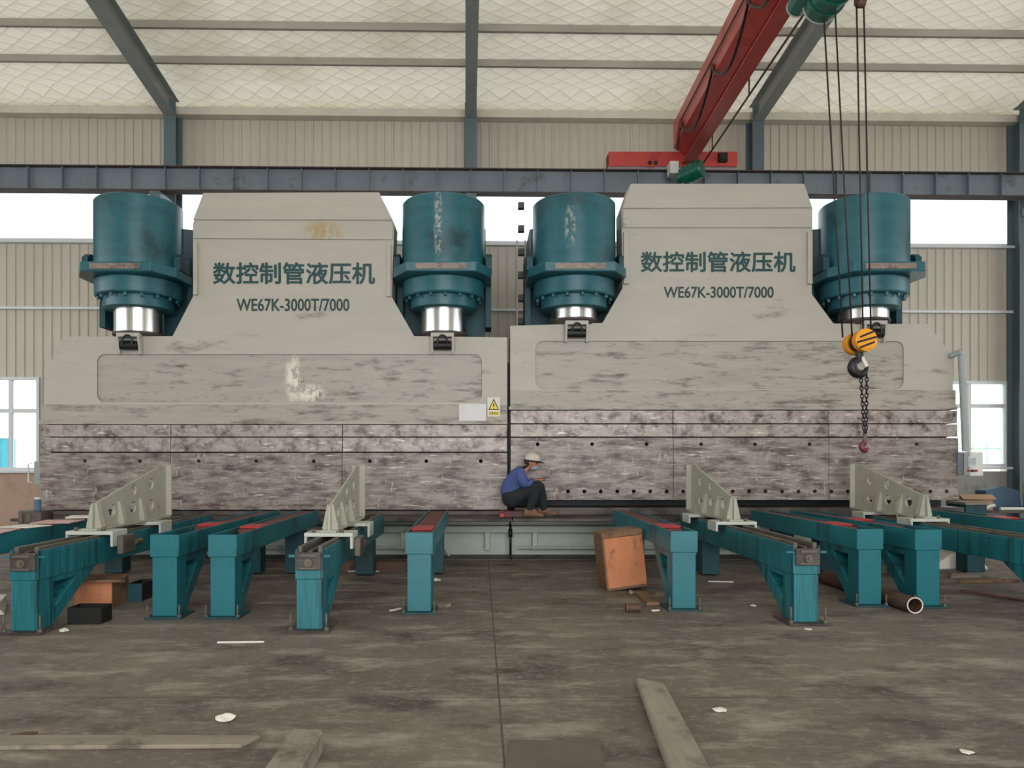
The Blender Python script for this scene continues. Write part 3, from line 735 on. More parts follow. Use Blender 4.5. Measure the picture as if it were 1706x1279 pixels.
CYLKW = dict(var=.16, scale=1.6, stretch=(1, 1, 5), grime=lin(24, 62, 70), gamt=.3, gscale=1.2)
bare = lin(168, 166, 160)
oL = fx((72+845)/2); oR = fx((850+1590)/2)
M['cyl_left'] = mat('cylinder_paint_with_bare_stripe', lin(40, 96, 106), .36, patch=[(px(730, 10.6)-oL, 4.85, .07, .62, bare, 9, .47)], **CYLKW)
M['cyl_right'] = mat('cylinder_paint_with_worn_spot', lin(40, 96, 106), .36, patch=[(px(950, 10.6)-oR, 4.8, .09, .35, bare, 9, .5)], **CYLKW)
M['recess_left'] = mat('scuffed_cream_paint_with_bright_scrape', lin(166, 159, 150), .55, var=.08, scale=1.4, stretch=(1, 1, 9), grime=lin(110, 102, 94), gamt=.22, gscale=1.9, gstretch=(1, 1, 4), scratch=lin(84, 76, 69), samt=.24, sscale=4.5, sstretch=(.7, 1, 7), bump=.06,
    patch=[(fx(488)-oL, fz(630), .14, .42, lin(226, 216, 204), 7, .46), (fx(515)-oL, fz(655), .28, .16, lin(226, 216, 204), 8, .47)])
M['cover_left'] = mat('cream_paint_with_yellow_stain', lin(176, 171, 161), .6, var=.05, scale=1.2, stretch=(1, 1, 5), patch=[(fx(540)-oL, fz(386), .35, .2, lin(166, 148, 108), 4, .42)])
L_press, L_ram = press('hydraulic_press', 'left cream and teal hydraulic press with the yellow warning sign',
    [(72, 707), (75, 627), (105, 561), (288, 560), (322, 494), (322, 372), (340, 322), (632, 321), (657, 372), (653, 495), (690, 560), (845, 562), (845, 707)],
    (162, 803, 590, 670),
    [[(323, 367), (340, 322.5), (632, 321.5), (655, 367.5)], [(324, 398), (324, 369), (655, 371), (655, 400)]],
    [(324, 331, 405, 492), (645, 652, 408, 495)], 707,
    [(708, 728, .02), (729, 753, .03), (754, 848, .045)], [288, 572],
    ([147, 238, 335, 430, 525, 618, 711, 801], 768), None, (72, 845),
    ('数控制管液压机', 356, 624, 438, 473), ('WE67K-3000T/7000', 395, 582, 498, 518),
    [px(232, 11.22), px(739, 11.22)], 3.30, fz(560), 850, (72, 849), 'recess_left', 'cover_left', ('cyl_teal', 'cyl_left'))
R_press, R_ram = press('hydraulic_press', 'right cream and teal hydraulic press with raised ram behind the hanging hook',
    [(850, 683), (850, 543), (1004, 538), (1037, 480), (1035, 350), (1050, 307), (1338, 307), (1353, 348), (1352, 490), (1388, 539), (1545, 540), (1586, 592), (1588, 683)],
    (892, 1505, 568, 648),
    [[(1036, 348), (1050, 307.5), (1338, 307.5), (1352, 347)], [(1037, 380), (1037, 351), (1352, 350), (1352, 380)]],
    [(1038, 1047, 388, 474), (1343, 1351, 388, 474)], 683,
    [(684, 706, .02), (707, 728, .03), (729, 832, .045)], [1119, 1376],
    ([895, 985, 1075, 1165, 1254, 1344, 1434, 1521], 740), (list(frange(945, 1585, 27.2)), 818), (850, 1590),
    ('数控制管液压机', 1068, 1324, 420, 453), ('WE67K-3000T/7000', 1106, 1288, 478, 496),
    [px(956, 11.22), px(1438, 11.22)], 3.50, fz(540), 832, (851, 1600), 'press_worn', 'press', ('cyl_right', 'cyl_teal'))

# sign and notice on the left ram
b = MB(); b.box(fx(812), fx(833), FY-.038, FY-.0352, fz(694), fz(662)); sg = b.build('warning_sign', M['paper'], L_ram)
b = MB(); b.prism([(fx(813.5), fz(683)), (fx(831.5), fz(683)), (fx(822.5), fz(664))], FY-.0395, FY-.0381); b.build('warning_triangle', M['sign_yellow'], L_ram)
b = MB()
T = [(fx(813.5), fz(683)), (fx(831.5), fz(683)), (fx(822.5), fz(664))]; cxy = (sum(p[0] for p in T)/3, sum(p[1] for p in T)/3)
inner = [(cxy[0]+(p[0]-cxy[0])*.74, cxy[1]+(p[1]-cxy[1])*.74) for p in T]
b.prism(T, FY-.0408, FY-.0396, 'y', [inner]); b.box(fx(822)-.004, fx(823)+.004, FY-.0408, FY-.0396, fz(678), fz(672)); b.box(fx(822)-.002, fx(823)+.002, FY-.0408, FY-.0396, fz(681), fz(679.4))
b.build('warning_symbol', M['black'], L_ram)
b = MB(); b.box(fx(814), fx(831), FY-.0395, FY-.0381, fz(691.5), fz(685.5)); b.build('caption_strip', M['sign_yellow'], L_ram)
lettering('注意安全', fx(815), fz(690.8), fx(830)-fx(815), fz(686.2)-fz(690.8), FY-.0396, M['black'], L_ram, .0)
b = MB(); gx = [fx(765)+(fx(810)-fx(765))*i/6 for i in range(7)]; gz = [fz(706)+(fz(673)-fz(706))*i/4 for i in range(5)]
vv = [[b.bm.verts.new((x, FY-.045-.006*R.random(), z)) for x in gx] for z in gz]
for i in range(4):
    for j in range(6): b.bm.faces.new((vv[i][j], vv[i][j+1], vv[i+1][j+1], vv[i+1][j]))
o = b.build('paper_notice', mat('grey_white_notice', lin(206, 204, 204), .5, var=.05), L_ram); s_ = o.modifiers.new('t', 'SOLIDIFY'); s_.thickness = .002

# terminal box on the left edge of the left ram
b = MB(); b.box(fx(56), fx(71.8), FY+.0, FY+.25, fz(808), fz(768)); tb = b.build('terminal_box', M['box_grey'], L_press, .008)
b = MB(); b.tube([(fx(56), FY-.04, fz(772)), (fx(50), FY-.04, fz(772)), (fx(50), FY-.04, fz(803)), (fx(56), FY-.04, fz(803))], .012, 8); b.build('handle', M['white'], tb)
b = MB(); b.box(fx(62), fx(71), FY-.02, FY-.0001, fz(798), fz(776)); b.build('box_lid', M['box_grey'], tb, .004)
# black pipe between the beds and added black strip for the gap's darkness
b = MB(); b.box(fx(846), fx(849.6), FY+.3, FY+.6, .6, fz(600)); b.build('gap_dark_strip', M['black'], L_press)
b = MB(); b.cyl((fx(850), FY-.1, .04), (fx(850), FY-.1, .5), .018, 10); b.cyl((fx(850), FY-.1, .30), (fx(850), FY-.1, .42), .03, 10); b.build('bed_pipe', M['black'], R_press)
# access ladder on the right press
b = MB(); b.box(.735, .765, 12.3, 12.34, 2.4, 5.1); b.box(.60, .63, 12.3, 12.34, 2.4, 5.1); lad = b.build('ladder', M['sage'], R_press)
for k in range(6):
    z = 3.75+.385*k
    b = MB(); b.box(.631, .734, 12.26, 12.38, z-.05, z+.05); b.build('rung', M['die'], lad)
# control pendant on an arm at the right end
b = MB(); cxp = px(1606, 10.9)
b.tube([(fx(1578), FY+.2, fz(600)), (fx(1583), 10.95, fz(592)), (fx(1592), 10.9, fz(588)), (px(1602, 10.9), 10.9, fz(594))], .045, 10); b.tube([(px(1602, 10.9), 10.9, fz(594)), (px(1609, 10.9), 10.9, fz(752))], .05, 12); b.build('control_arm', M['box_grey'], R_press)
b = MB(); b.box(px(1593, 10.9), px(1613, 10.9), 10.85, 11.1, pz(791, 10.9), pz(753, 10.9)); cb = b.build('control_box', mat('slate_enamel', lin(112, 118, 124), .5), R_press, .008)
b = MB(); b.box(px(1609, 10.8), px(1631, 10.8), 10.7, 10.849, pz(793, 10.8), pz(753, 10.8)); b.build('control_face', M['white'], R_press, .012)
b = MB(); b.box(px(1613, 10.7), px(1626, 10.7), 10.692, 10.699, pz(777, 10.7), pz(760, 10.7)); b.build('screen', M['screen'], cb)
b = MB(); 
for q in range(5): b.box(px(1614+q*2.3, 10.7), px(1615.2+q*2.3, 10.7), 10.690, 10.6915, pz(774, 10.7), pz(763, 10.7))
b.build('screen_bars', M['box_grey'], cb)
for p, m_ in ((1613, 'red_bright'), (1619, 'black'), (1625, 'red_bright')):
    b = MB(); b.cyl((px(p, 10.7), 10.699, pz(784, 10.7)), (px(p, 10.7), 10.675, pz(784, 10.7)), .018, 12); b.build('push_button', M[m_], cb)

# scuff stripe down the two inner barrels is bare metal where paint is worn
# ------------------------------------------------------------------ trestles in front of the presses
LABP = {}
def trestle_proto(length, red0, red1):
    """plain trestle: open channel on a braced front leg; local origin at the foot of the front leg"""
    t = thing('support_trestle', None, 'trestle', world=False)
    b = MB(); w_ = .13
    b.box(-w_, -w_+.012, .012, length, .56, .76); b.box(w_-.012, w_, .012, length, .56, .76); b.box(-w_+.012, w_-.012, .012, length, .56, .575)
    b.box(-w_, w_, 0, .012, .56, .762)
    b.build('channel', M['teal'], t, .003)
    b = MB(); b.prism([(.006, .02), (.21, .02), (.82, .559), (.006, .559)], -.112, .112, 'x', [[(.22, .2), (.22, .49), (.55, .49)]]); b.build('leg', M['teal'], t, .004)
    b = MB(); b.box(-.112, .112, length-.85, length-.62, .02, .559); b.build('leg', M['teal_dark'], t, .004)
    b = MB(); b.box(-.165, .165, -.05, .3, 0, .019); b.build('base_plate', M['teal_dark'], t, .003)
    for x in (-.145, .145):
        b = MB(); b.cyl((x, -.02, .019), (x, -.02, .13), .008, 8); b.cyl((x, -.02, .019), (x, -.02, .04), .018, 6, smooth=False); b.build('anchor_bolt', M['steel_plate'], t)
    b = MB(); b.box(-w_+.02, w_-.02, red0, length-.02, .70, .742); b.build('slide_bed', M['red_dirty'], t, .004)
    b = MB(); b.box(-w_+.022, w_-.022, red1, red1+.32, .7425, .765); b.build('red_block', M['red_bright'], t, .006)
    return t
def guide_proto(length):
    """guide trestle: box beam carrying two rails and a screw drive"""
    t = thing('guide_trestle', None, 'trestle', world=False)
    b = MB(); b.box(-.12, .12, 0.0, length, .44, .64); b.box(-.12, -.105, 0, length, .6405, .69); b.box(.105, .12, 0, length, .6405, .69)
    b.build('guide_beam', M['teal_streak'], t, .004)
    for x in (-.085, .085):
        b = MB(); b.box(x-.018, x+.018, .03, length, .6405, .715); b.build('guide_rail', M['steel_plate'], t, .004)
    b = MB(); b.cyl((0, .03, .665), (0, length, .665), .018, 12); b.build('drive_screw', M['die'], t)
    b = MB(); b.box(-.105, .105, -.03, -.0005, .52, .67); ep = b.build('bearing_plate', M['die'], t, .006)
    b = MB(); b.cyl((0, -.055, .585), (0, -.0305, .585), .035, 16); b.cyl((0, -.075, .585), (0, -.055, .585), .016, 12); b.box(-.07, .07, -.045, -.0305, .635, .655); b.box(-.075, .075, -.045, -.0305, .53, .545); b.build('bearing_cap', M['steel_plate'], ep)
    for s_ in (-1, 1):
        b = MB(); b.box(*sorted((s_*.121, s_*.175)), .0, .03, .625, .645); b.build('end_lug', M['teal'], t)
    b = MB(); b.prism([(.004, .02), (.22, .02), (.95, .439), (.004, .439)], -.108, .108, 'x', [[(.24, .17), (.24, .39), (.6, .39)]]); b.build('leg', M['teal_streak'], t, .004)
    b = MB(); b.box(-.108, .108, length-.95, length-.7, .02, .439); b.build('leg', M['teal_dark'], t, .004)
    b = MB(); b.box(-.18, .18, -.07, .32, 0, .019); b.build('base_plate', M['die'], t, .004)
    for x in (-.15, .15):
        b = MB(); b.cyl((x, -.03, .019), (x, -.03, .16), .009, 8); b.cyl((x, -.03, .019), (x, -.03, .045), .02, 6, smooth=False); b.build('anchor_bolt', M['steel_plate'], t)
    return t
BACK = 10.15
PS = [  # x, front y, red start, red block, label
    (-4.62, 5.6, 2.2, 2.3, 'plain teal trestle cut off by the left edge of the photo, littered with pink scraps'),
    (-2.88, 6.73, 1.0, 1.05, 'plain teal trestle, left one of the close pair before the left press'),
    (-2.35, 6.73, .75, .8, 'plain teal trestle with red block, right one of the close pair before the left press'),
    (-.575, 6.94, .35, .4, 'plain teal trestle standing alone at the right end of the left press'),
    (1.957, 7.08, .45, .5, 'plain teal trestle beside the tilted plywood crate'),
    (3.847, 7.28, .45, .55, 'plain teal trestle to the left of the steel pipe lying on the floor'),
    (4.385, 7.22, .6, 1.2, 'plain teal trestle to the right of the steel pipe lying on the floor'),
    (6.25, 7.1, .6, 1.6, 'plain dark teal trestle cut off by the right edge, below the clutter by the window')]
for x, y, r0, r1, lab in PS:
    t = trestle_proto(BACK-y, r0, r1); t.location = (x, y, 0); tag(t, lab, 'trestle', 'plain trestles before the presses')
GS = [(-3.80, 6.15, 'streaky teal guide trestle with twin rails, leftmost of the guide trestles'),
      (-1.44, 6.22, 'streaky teal guide trestle with twin rails before the middle of the left press'),
      (2.87, 6.49, 'streaky teal guide trestle with twin rails right of the crate and its trestle'),
      (5.30, 6.4, 'streaky teal guide trestle with twin rails cut off by the right edge')]
for x, y, lab in GS:
    t = guide_proto(BACK-.02-y); t.location = (x, y, 0); tag(t, lab, 'trestle', 'guide trestles before the presses')

# back gauge brackets riding on the guide trestles
def gauge_proto(L=1.7):
    t = thing('back_gauge', None, 'gauge', world=False)
    b = MB(); o0 = .775
    def hole(y, z, ry, rz): return [(y+ry*math.cos(2*PI*k/10), z+rz*math.sin(2*PI*k/10)) for k in range(10)]
    b.prism([(0, o0), (L, o0), (L, 1.375), (L-.14, 1.375), (.02, 1.0)], -.0115, .0115, 'x',
        [hole(.40, .93, .075, .065), hole(.86, .93, .075, .065), hole(1.3, .93, .075, .065), hole(.88, 1.12, .06, .06), hole(1.3, 1.17, .07, .065)])
    b.build('gusset_plate', M['bracket'], t)
    b = MB(); b.box(-.075, .075, L+.0005, L+.03, o0, 1.378); b.build('face_plate', M['bracket'], t, .004)
    b = MB(); b.box(-.075, .075, -.03, L, o0-.022, o0-.0005); b.build('foot_plate', M['bracket'], t, .004)
    for y in (.06, .52, 1.0):
        for s_ in (-1, 1):
            b = MB(); b.prism([(s_*.012, o0), (s_*.075, o0), (s_*.075, o0+.02), (s_*.03, o0+.24), (s_*.012, o0+.24)], y, y+.08, 'y'); b.build('rib', M['bracket'], t)
    for y0 in (-.03, 1.05):
        b = MB(); b.box(-.23, .23, y0, y0+.3, .7155, .752); b.box(-.23, -.205, y0, y0+.3, .64, .715); b.box(.205, .23, y0, y0+.3, .60, .715)
        b.build('carriage', M['carriage'], t, .004)
    b = MB(); b.box(.231, .29, .05, .32, .52, .70); b.cyl((.26, .32, .6), (.26, .5, .6), .035, 12); b.build('drive_motor', M['steel_plate'], t, .008)
    for x in (-.15, .12):
        b = MB(); b.cyl((x, .02, .7525), (x, .02, .785), .02, 8); b.build('clamp_bolt', M['steel_plate'], t)
    return t
pb = gauge_proto()
GG = [(-3.80, 7.2, 'pale grey-green back gauge bracket on the leftmost guide trestle'),
      (-1.44, 7.03, 'pale grey-green back gauge bracket before the middle of the left press'),
      (2.87, 8.3, 'pale grey-green back gauge bracket between the crate and the hanging hook'),
      (5.30, 8.72, 'pale grey-green back gauge bracket below the hanging hook and chain')]
for i, (x, y, lab) in enumerate(GG):
    t = pb if i == 0 else copy_tree(pb)
    t.location = (x, y, 0); tag(t, lab, 'gauge', 'back gauge brackets')

# ------------------------------------------------------------------ floor things
def flat(name, label, cat, m, pts, z0, z1, bevel=.004, group=None):
    """a board, plate or block given by its outline on the ground"""
    cx_ = sum(p[0] for p in pts)/len(pts); cy_ = sum(p[1] for p in pts)/len(pts)
    b = MB(); b.prism([(p[0]-cx_, p[1]-cy_) for p in pts], 0, z1-z0, 'z'); o = b.build(name, m, None, bevel); o.location = (cx_, cy_, z0)
    return tag(o, label, cat, group)
flat('timber_block', 'thick squared timber lying end-on at the bottom left of centre', 'timber', M['plank'], [(-.945, 2.5), (-.78, 2.5), (-.775, 3.64), (-.93, 3.66)], 0, .12, .012)
flat('plank', 'long grey plank pointing away across the near floor, right of centre', 'plank', M['plank'], [(.76, 2.4), (.965, 2.4), (1.15, 4.60), (1.0, 4.74)], 0, .055, .01)
flat('board', 'long dusty flat board lying across the bottom left corner', 'board', M['plank_x'], [(-3.4, 3.66), (-1.20, 3.70), (-1.14, 3.83), (-3.4, 3.83)], 0, .022)
flat('steel_plate', 'square dull steel plate lying flat at the bottom centre', 'plate', M['steel_plate'], [(.07, 3.0), (.55, 3.0), (.61, 3.78), (.15, 3.79)], 0, .012, .002)
flat('batten', 'small pale batten at the bottom edge right of the timber block', 'batten', M['plank_x'], [(-.40, 3.36), (-.27, 3.31), (-.27, 3.35), (-.39, 3.4)], 0, .015, .002)
flat('stick', 'short dark stick on the floor at the far left near corner', 'stick', M['rust'], [(-2.46, 3.86), (-2.38, 3.86), (-2.34, 3.91), (-2.42, 3.9)], 0, .012, .002)

# crumpled paper and litter
def crumple(name, label, cat, p, q, r, m, flatn=.35, group=None):
    Y = CH*F/(q-HZ); b = MB()
    res = bmesh.ops.create_icosphere(b.bm, subdivisions=2, radius=r)
    rr = random.Random(int(p*7+q))
    for v in res['verts']: v.co = Vector((v.co.x*(.7+.6*rr.random()), v.co.y*(.7+.6*rr.random()), max(-r*.3, v.co.z*flatn*(.5+rr.random()))))
    mz = min(v.co.z for v in b.bm.verts)
    for v in b.bm.verts: v.co.z -= mz
    o = b.build(name, m); o.location = (px(p, Y), Y, 0)
    return tag(o, label, cat, group)
crumple('paper_scrap', 'crumpled off-white paper on the open floor above the long board', 'paper', 376, 1200, .055, M['paper'])
crumple('paper_scrap', 'torn pale paper scrap on the floor right of the long plank', 'paper', 1199, 1184, .04, M['paper'], .15)
crumple('paper_scrap', 'small white scrap right in front of the guide trestle foot right of centre', 'paper', 1347, 1049, .03, M['paper'], .2)
crumple('paper_scrap', 'pale scrap by the foot of the lone trestle, on its right', 'paper', 727, 968, .05, M['paper'], .4)
crumple('paper_scrap', 'pale scrap at the lower right corner of the photo', 'paper', 1610, 1254, .03, M['paper'], .15)
crumple('paper_scrap', 'white scrap between the crate trestle and the next guide trestle', 'paper', 1255, 1010, .03, M['paper'], .3)
crumple('paper_scrap', 'white scrap beside the foot of the leftmost guide trestle', 'paper', 106, 1052, .035, M['paper'], .4)
crumple('rubble', 'small stone lying under the tilted plywood crate', 'stone', 1052, 989, .035, M['plank'], .8)
def litter(label, p0, q0, p1, q1, wd, m, cat='strip', name='litter_strip', th=.012):
    Ya, Yb = CH*F/(q0-HZ), CH*F/(q1-HZ); a = Vector((px(p0, Ya), Ya)); c = Vector((px(p1, Yb), Yb)); d = (c-a).normalized(); n = Vector((-d.y, d.x))*wd/2
    return flat(name, label, cat, m, [tuple(a-n), tuple(c-n), tuple(c+n), tuple(a+n)], 0, th, .002)
litter('thin pale strip on the floor before the close pair of trestles', 362, 1071, 440, 1070, .018, M['paper'])
litter('white strip on the floor between the steel channel and the trestles', 580, 952, 632, 952, .03, M['paper'])
litter('white splinter left of the lone trestle foot', 650, 1018, 668, 1014, .03, M['paper'])
litter('grey wooden offcut on the right of the lone trestle foot', 733, 1012, 745, 1009, .1, M['plank_x'], 'offcut', 'offcut', .03)
litter('pale offcut on the floor behind the crate trestle leg', 1096, 993, 1113, 992, .1, M['plank_x'], 'offcut', 'offcut', .03)
litter('thin light strip on the floor right of the crate trestle', 1180, 969, 1222, 970, .02, M['paper'])
litter('brown slat leaning down to the floor under the tilted crate', 1066, 989, 1088, 1008, .13, M['wood_dark'], 'slat', 'slat', .03)
litter('pale chip lying in front of the brown slat', 1086, 1018, 1098, 1017, .03, M['paper'], 'chip', 'wood_chip')
litter('pale strip on the floor between the guide and plain trestles right of centre', 1388, 975, 1400, 979, .04, M['paper'])
# rusty pipe fitting
Yf = CH*F/(1020-HZ); t = thing('pipe_fitting', 'rusty round pipe fitting on the floor below the crate', 'fitting', (px(1054, Yf), Yf, 0))
x = px(1054, Yf)
b = MB(); b.cyl((x-.05, Yf, .045), (x+.05, Yf, .045), .03, 14); b.build('barrel', M['rust'], t)
for s_ in (-1, 1):
    b = MB(); b.cyl((x+s_*.05, Yf, .045), (x+s_*.068, Yf, .045), .045, 16); b.build('flange', M['rust'], t)
# steel pipe
t = thing('steel_pipe', 'rusty steel pipe lying end-on between two plain trestles', 'pipe', (px(1515, 7.0), 7.0, 0))
b = MB(); x = px(1521, 6.98); n = 28; ro, ri = .076, .066
A = []
for (y, r_, dx) in ((6.95, ro, 0), (8.7, ro, -.06), (8.7, ri, -.06), (6.95, ri, 0)):
    A.append([b.bm.verts.new((x+dx+r_*math.cos(2*PI*i/n), y, .077+r_*math.sin(2*PI*i/n))) for i in range(n)])
for k in range(4):
    for i in range(n):
        f = b.bm.faces.new((A[k][i], A[k][(i+1) % n], A[(k+1) % 4][(i+1) % n], A[(k+1) % 4][i])); f.smooth = k in (0, 2)
b.build('pipe_wall', M['rust'], t)
b = MB(); b.prism(circ(x, .077, ro+.001, 28), 6.944, 6.9495, 'y', [circ(x, .077, ri, 28)]); b.build('cut_rim', M['flashing'], t)

# tilted plywood crate
t = thing('plywood_crate', 'tilted orange plywood crate with a loose dark lid beside a trestle', 'crate', (px(1034, 8.25), 8.2, 0), world=False)
b = MB(); b.box(-.22, .225, 0, .3, .0, .58); bx_ = b.build('crate_body', M['wood'], t, .006)
b = MB(); b.box(-.245, .225, -.02, .32, .581, .64); b.build('lid', M['wood_dark'], t, .005)
b = MB(); b.box(-.24, -.221, .0, .32, .0, .58); b.build('side_board', M['wood_dark'], t, .004)
b = MB(); b.box(-.215, .22, -.006, -.0005, .0, .03); b.build('batten', M['wood_dark'], t, .003)
for ch in t.children: pass
t.rotation_euler = (math.radians(0), math.radians(-6), math.radians(8)); t.location = (px(1042, 8.3), 8.15, .024)

# steel channel on the floor between trestles
t_ = 9.55
b = MB(); x0, x1 = px(552, t_), px(676, t_)
L_ = x1-x0
b.box(0, L_, 0, .006, 0, .12); b.box(0, L_, .006, .1, 0, .006); b.box(0, L_, .006, .1, .114, .12); o = b.build('steel_channel', M['rust']); o.location = (x0, t_, 0)
tag(o, 'brown steel channel lying across the floor between the middle trestles', 'channel')
# padlock on the bed
b = MB(); x = px(836, 10.5); z = .631
t = thing('padlock', 'small red padlock on the bed table left of the crouching worker', 'padlock', (x, 10.45, z))
b.box(x-.035, x+.035, 10.43, 10.47, z, z+.055); b.build('lock_body', M['red_bright'], t, .005)
b = MB(); b.tube([(x-.022, 10.45, z+.05), (x-.022, 10.45, z+.09), (x, 10.45, z+.11), (x+.022, 10.45, z+.09), (x+.022, 10.45, z+.05)], .007, 8); b.build('lock_shackle', M['rust'], t)

# left floor junk
def crate_open(name, label, cat, p0, p1, q0, q1, depth, m, m_in, rz=0):
    Y = CH*F/(q1-HZ); x0, x1 = px(p0, Y), px(p1, Y); h = pz(q0, Y); w2 = (x1-x0)/2
    t = thing(name, label, cat, ((x0+x1)/2, Y, 0), rz, world=False)
    b = MB(); b.box(-w2, w2, 0, .015, 0, h); b.build('front_panel', m, t, .003)
    for s_ in (-1, 1):
        b = MB(); b.box(*sorted((s_*w2, s_*(w2-.015))), .0155, depth, 0, h); b.build('side_panel', m_in, t, .003)
    b = MB(); b.box(-w2+.0155, w2-.0155, .0155, depth, 0, .015); b.build('bottom_panel', m_in, t)
    b = MB(); b.box(-w2+.0155, w2-.0155, depth-.015, depth, .0155, h); b.build('back_panel', m_in, t)
    return t
crate_open('wooden_box', 'open orange wooden box behind the black box on the left', 'box', 124, 186, 968, 1012, .35, M['wood'], M['wood_dark'])
crate_open('steel_box', 'low black steel box on the floor beside the leftmost guide trestle', 'box', 112, 168, 1012, 1040, .2, M['black'], M['black'])
flat('board', 'brown board lying on top of the orange wooden box', 'board', M['wood_dark'], [(px(130, 7.2), 7.1), (px(212, 7.2), 7.15), (px(216, 7.6), 7.55), (px(150, 7.6), 7.5)], pz(968, 7.22)+.001, pz(968, 7.22)+.025)
crate_open('steel_bin', 'dark green bin on the floor right of the orange wooden box', 'bin', 212, 236, 972, 1002, .3, M['teal_dark'], M['black'])
for k in range(5):
    z = .001+.018*k
    flat('paper_sheet', 'crinkled pale sheets stacked on the floor at the left edge', 'paper', M['paper'], [(px(-30+4*k, 7.0)-.0, 6.85+.02*k), (px(18-3*k, 7.0), 6.9), (px(22-2*k, 7.5), 7.4+.02*k), (px(-20, 7.5), 7.42)], z, z+.012, .002, 'sheets in the pile at the left edge')

# clutter lying on the far-left trestle
def on_trestle(label, x, y, lx, ly, rz, m, th, z, cat='scrap', name='scrap_sheet', grp=None):
    b = MB(); b.box(-lx/2, lx/2, -ly/2, ly/2, 0, th); o = b.build(name, m, None, .003); o.location = (x, y, z); o.rotation_euler = (0, 0, rz)
    return tag(o, label, cat, grp)
pink = mat('pinkish_scrap', lin(196, 160, 156), .8, var=.15, scale=8)
zz = .7655
on_trestle('pink scrap sheet across the trestle at the left edge, nearest one', -4.66, 6.95, .42, .5, .2, pink, .01, zz)
on_trestle('white strip lying across the trestle at the left edge', -4.62, 7.5, .36, .3, -.25, M['paper'], .01, zz)
on_trestle('pink scrap strip on the left-edge trestle before the black drum', -4.6, 8.05, .4, .42, .15, pink, .012, zz)
on_trestle('white scrap on the left-edge trestle right of the black drum', -4.66, 8.7, .35, .3, .3, M['paper'], .02, zz)
# drum and bottle at the left end of the left press
dY = 9.3; t = thing('steel_drum', 'squat black drum on the left-edge trestle, with a blue canister on it', 'drum', (px(62, dY)+.9*0, dY, 0))
dx_ = -4.62-.95
t.location = (px(60, dY), dY, 0); t['org'] = list(t.location)
xx = px(60, dY); zb_, zt2 = pz(872, dY), pz(850, dY)
b = MB(); b.lathe([(0, 0), (.14, 0), (.14, zb_-.002), (0, zb_-.002)], (xx, dY, 0), 32); b.build('pedestal', M['black'], t)
b = MB(); b.lathe([(0, zb_), (.19, zb_), (.19, zt2-.01), (.18, zt2), (0, zt2)], (xx, dY, 0), 40); b.build('drum_body', M['die'], t)
for a in (-2.0, -1.45, -.9):
    b = MB(); q = Vector((xx+.19*math.cos(a), dY+.19*math.sin(a), 0)); b.obox(q+Vector((0, 0, (zb_+zt2)/2)), Matrix.Rotation(a, 3, 'Z'), .012, .028, (zt2-zb_)/2-.02); b.build('lug', M['steel_plate'], t)
t2 = thing('canister', 'small blue canister with a white cap standing on the black drum', 'canister', (xx+.02, dY, zt2))
b = MB(); b.lathe([(0, .001), (.042, .001), (.042, .13), (.036, .14), (0, .14)], (xx+.02, dY, zt2), 24); b.build('body', M['tarp_blue'], t2)
b = MB(); b.lathe([(0, .1405), (.036, .1405), (.036, .165), (0, .168)], (xx+.02, dY, zt2), 20); b.build('cap', M['white'], t2)

# ------------------------------------------------------------------ clutter by the right window
bench = thing('workbench', 'low dark bench carrying clutter under the right window', 'bench', (9.0, 12.7, 0))
b = MB(); b.box(7.55, 10.9, 12.2, 13.2, .56, .60); b.build('bench_top', M['die'], bench, .005)
for x in (7.65, 10.8):
    for y in (12.28, 13.1):
        b = MB(); b.box(x-.03, x+.03, y-.03, y+.03, 0, .5595); b.build('leg', M['die'], bench)
bz = .6015
def carton(label, p0, p1, q0, Y, d, m, rz=.0):
    x0, x1 = px(p0, Y), px(p1, Y); h = pz(q0, Y)-bz; w2 = (x1-x0)/2
    t = thing('cardboard_box', label, 'box', ((x0+x1)/2, Y, bz), rz, world=False)
    b = MB()
    b.box(-w2, w2, 0, .008, 0, h); b.box(-w2, w2, d-.008, d, 0, h); b.box(-w2, -w2+.008, .008, d-.008, 0, h); b.box(w2-.008, w2, .008, d-.008, 0, h); b.box(-w2+.008, w2-.008, .008, d-.008, 0, .008)
    b.build('box_body', m, t)
    b = MB(); b.obox((0, -.07, h-.02), Matrix.Rotation(.5, 3, 'X'), w2*.95, .075, .003); b.build('flap', m, t)
    return t
carton('open brown cardboard box on the bench under the right window', 1598, 1652, 825, 12.35, .4, M['carton'], -.12)
tb_ = thing('covered_crate', 'slate blue covered crate on the bench under the right window', 'crate', (px(1662, 12.95), 12.8, bz), world=False)
h = pz(810, 12.8)-bz
b = MB(); b.prism([(-.32, 0), (.32, 0), (.28, h*.8), (0, h), (-.3, h*.82)], 0, .3, 'y'); b.build('cover', M['tarp_blue'], tb_, .02, 2)
b = MB(); b.box(-.33, .33, -.01, -.0005, 0, .04); b.build('hem', M['tarp_blue'], tb_)
b = MB(); b.lathe([(0, 0), (.22, 0), (.27, .12), (.26, .4), (.18, .6), (.08, .68), (0, .67)], (0, 0, 0), 24)
for v in b.bm.verts: v.co += Vector((.02*math.sin(v.co.z*21+v.co.x*9), .02*math.cos(v.co.z*17), 0))
o = b.build('sack', M['sack']); o.location = (px(1706, 12.7)+.22, 12.6, bz); tag(o, 'beige sack at the right edge on the clutter bench', 'sack')
def pipe_thing(label, pts, r, m, name='plastic_pipe', cat='pipe'):
    b = MB(); o0 = Vector(pts[0]); b.tube([Vector(p)-o0 for p in pts], r, 10); o = b.build(name, m); o.location = o0; return tag(o, label, cat)
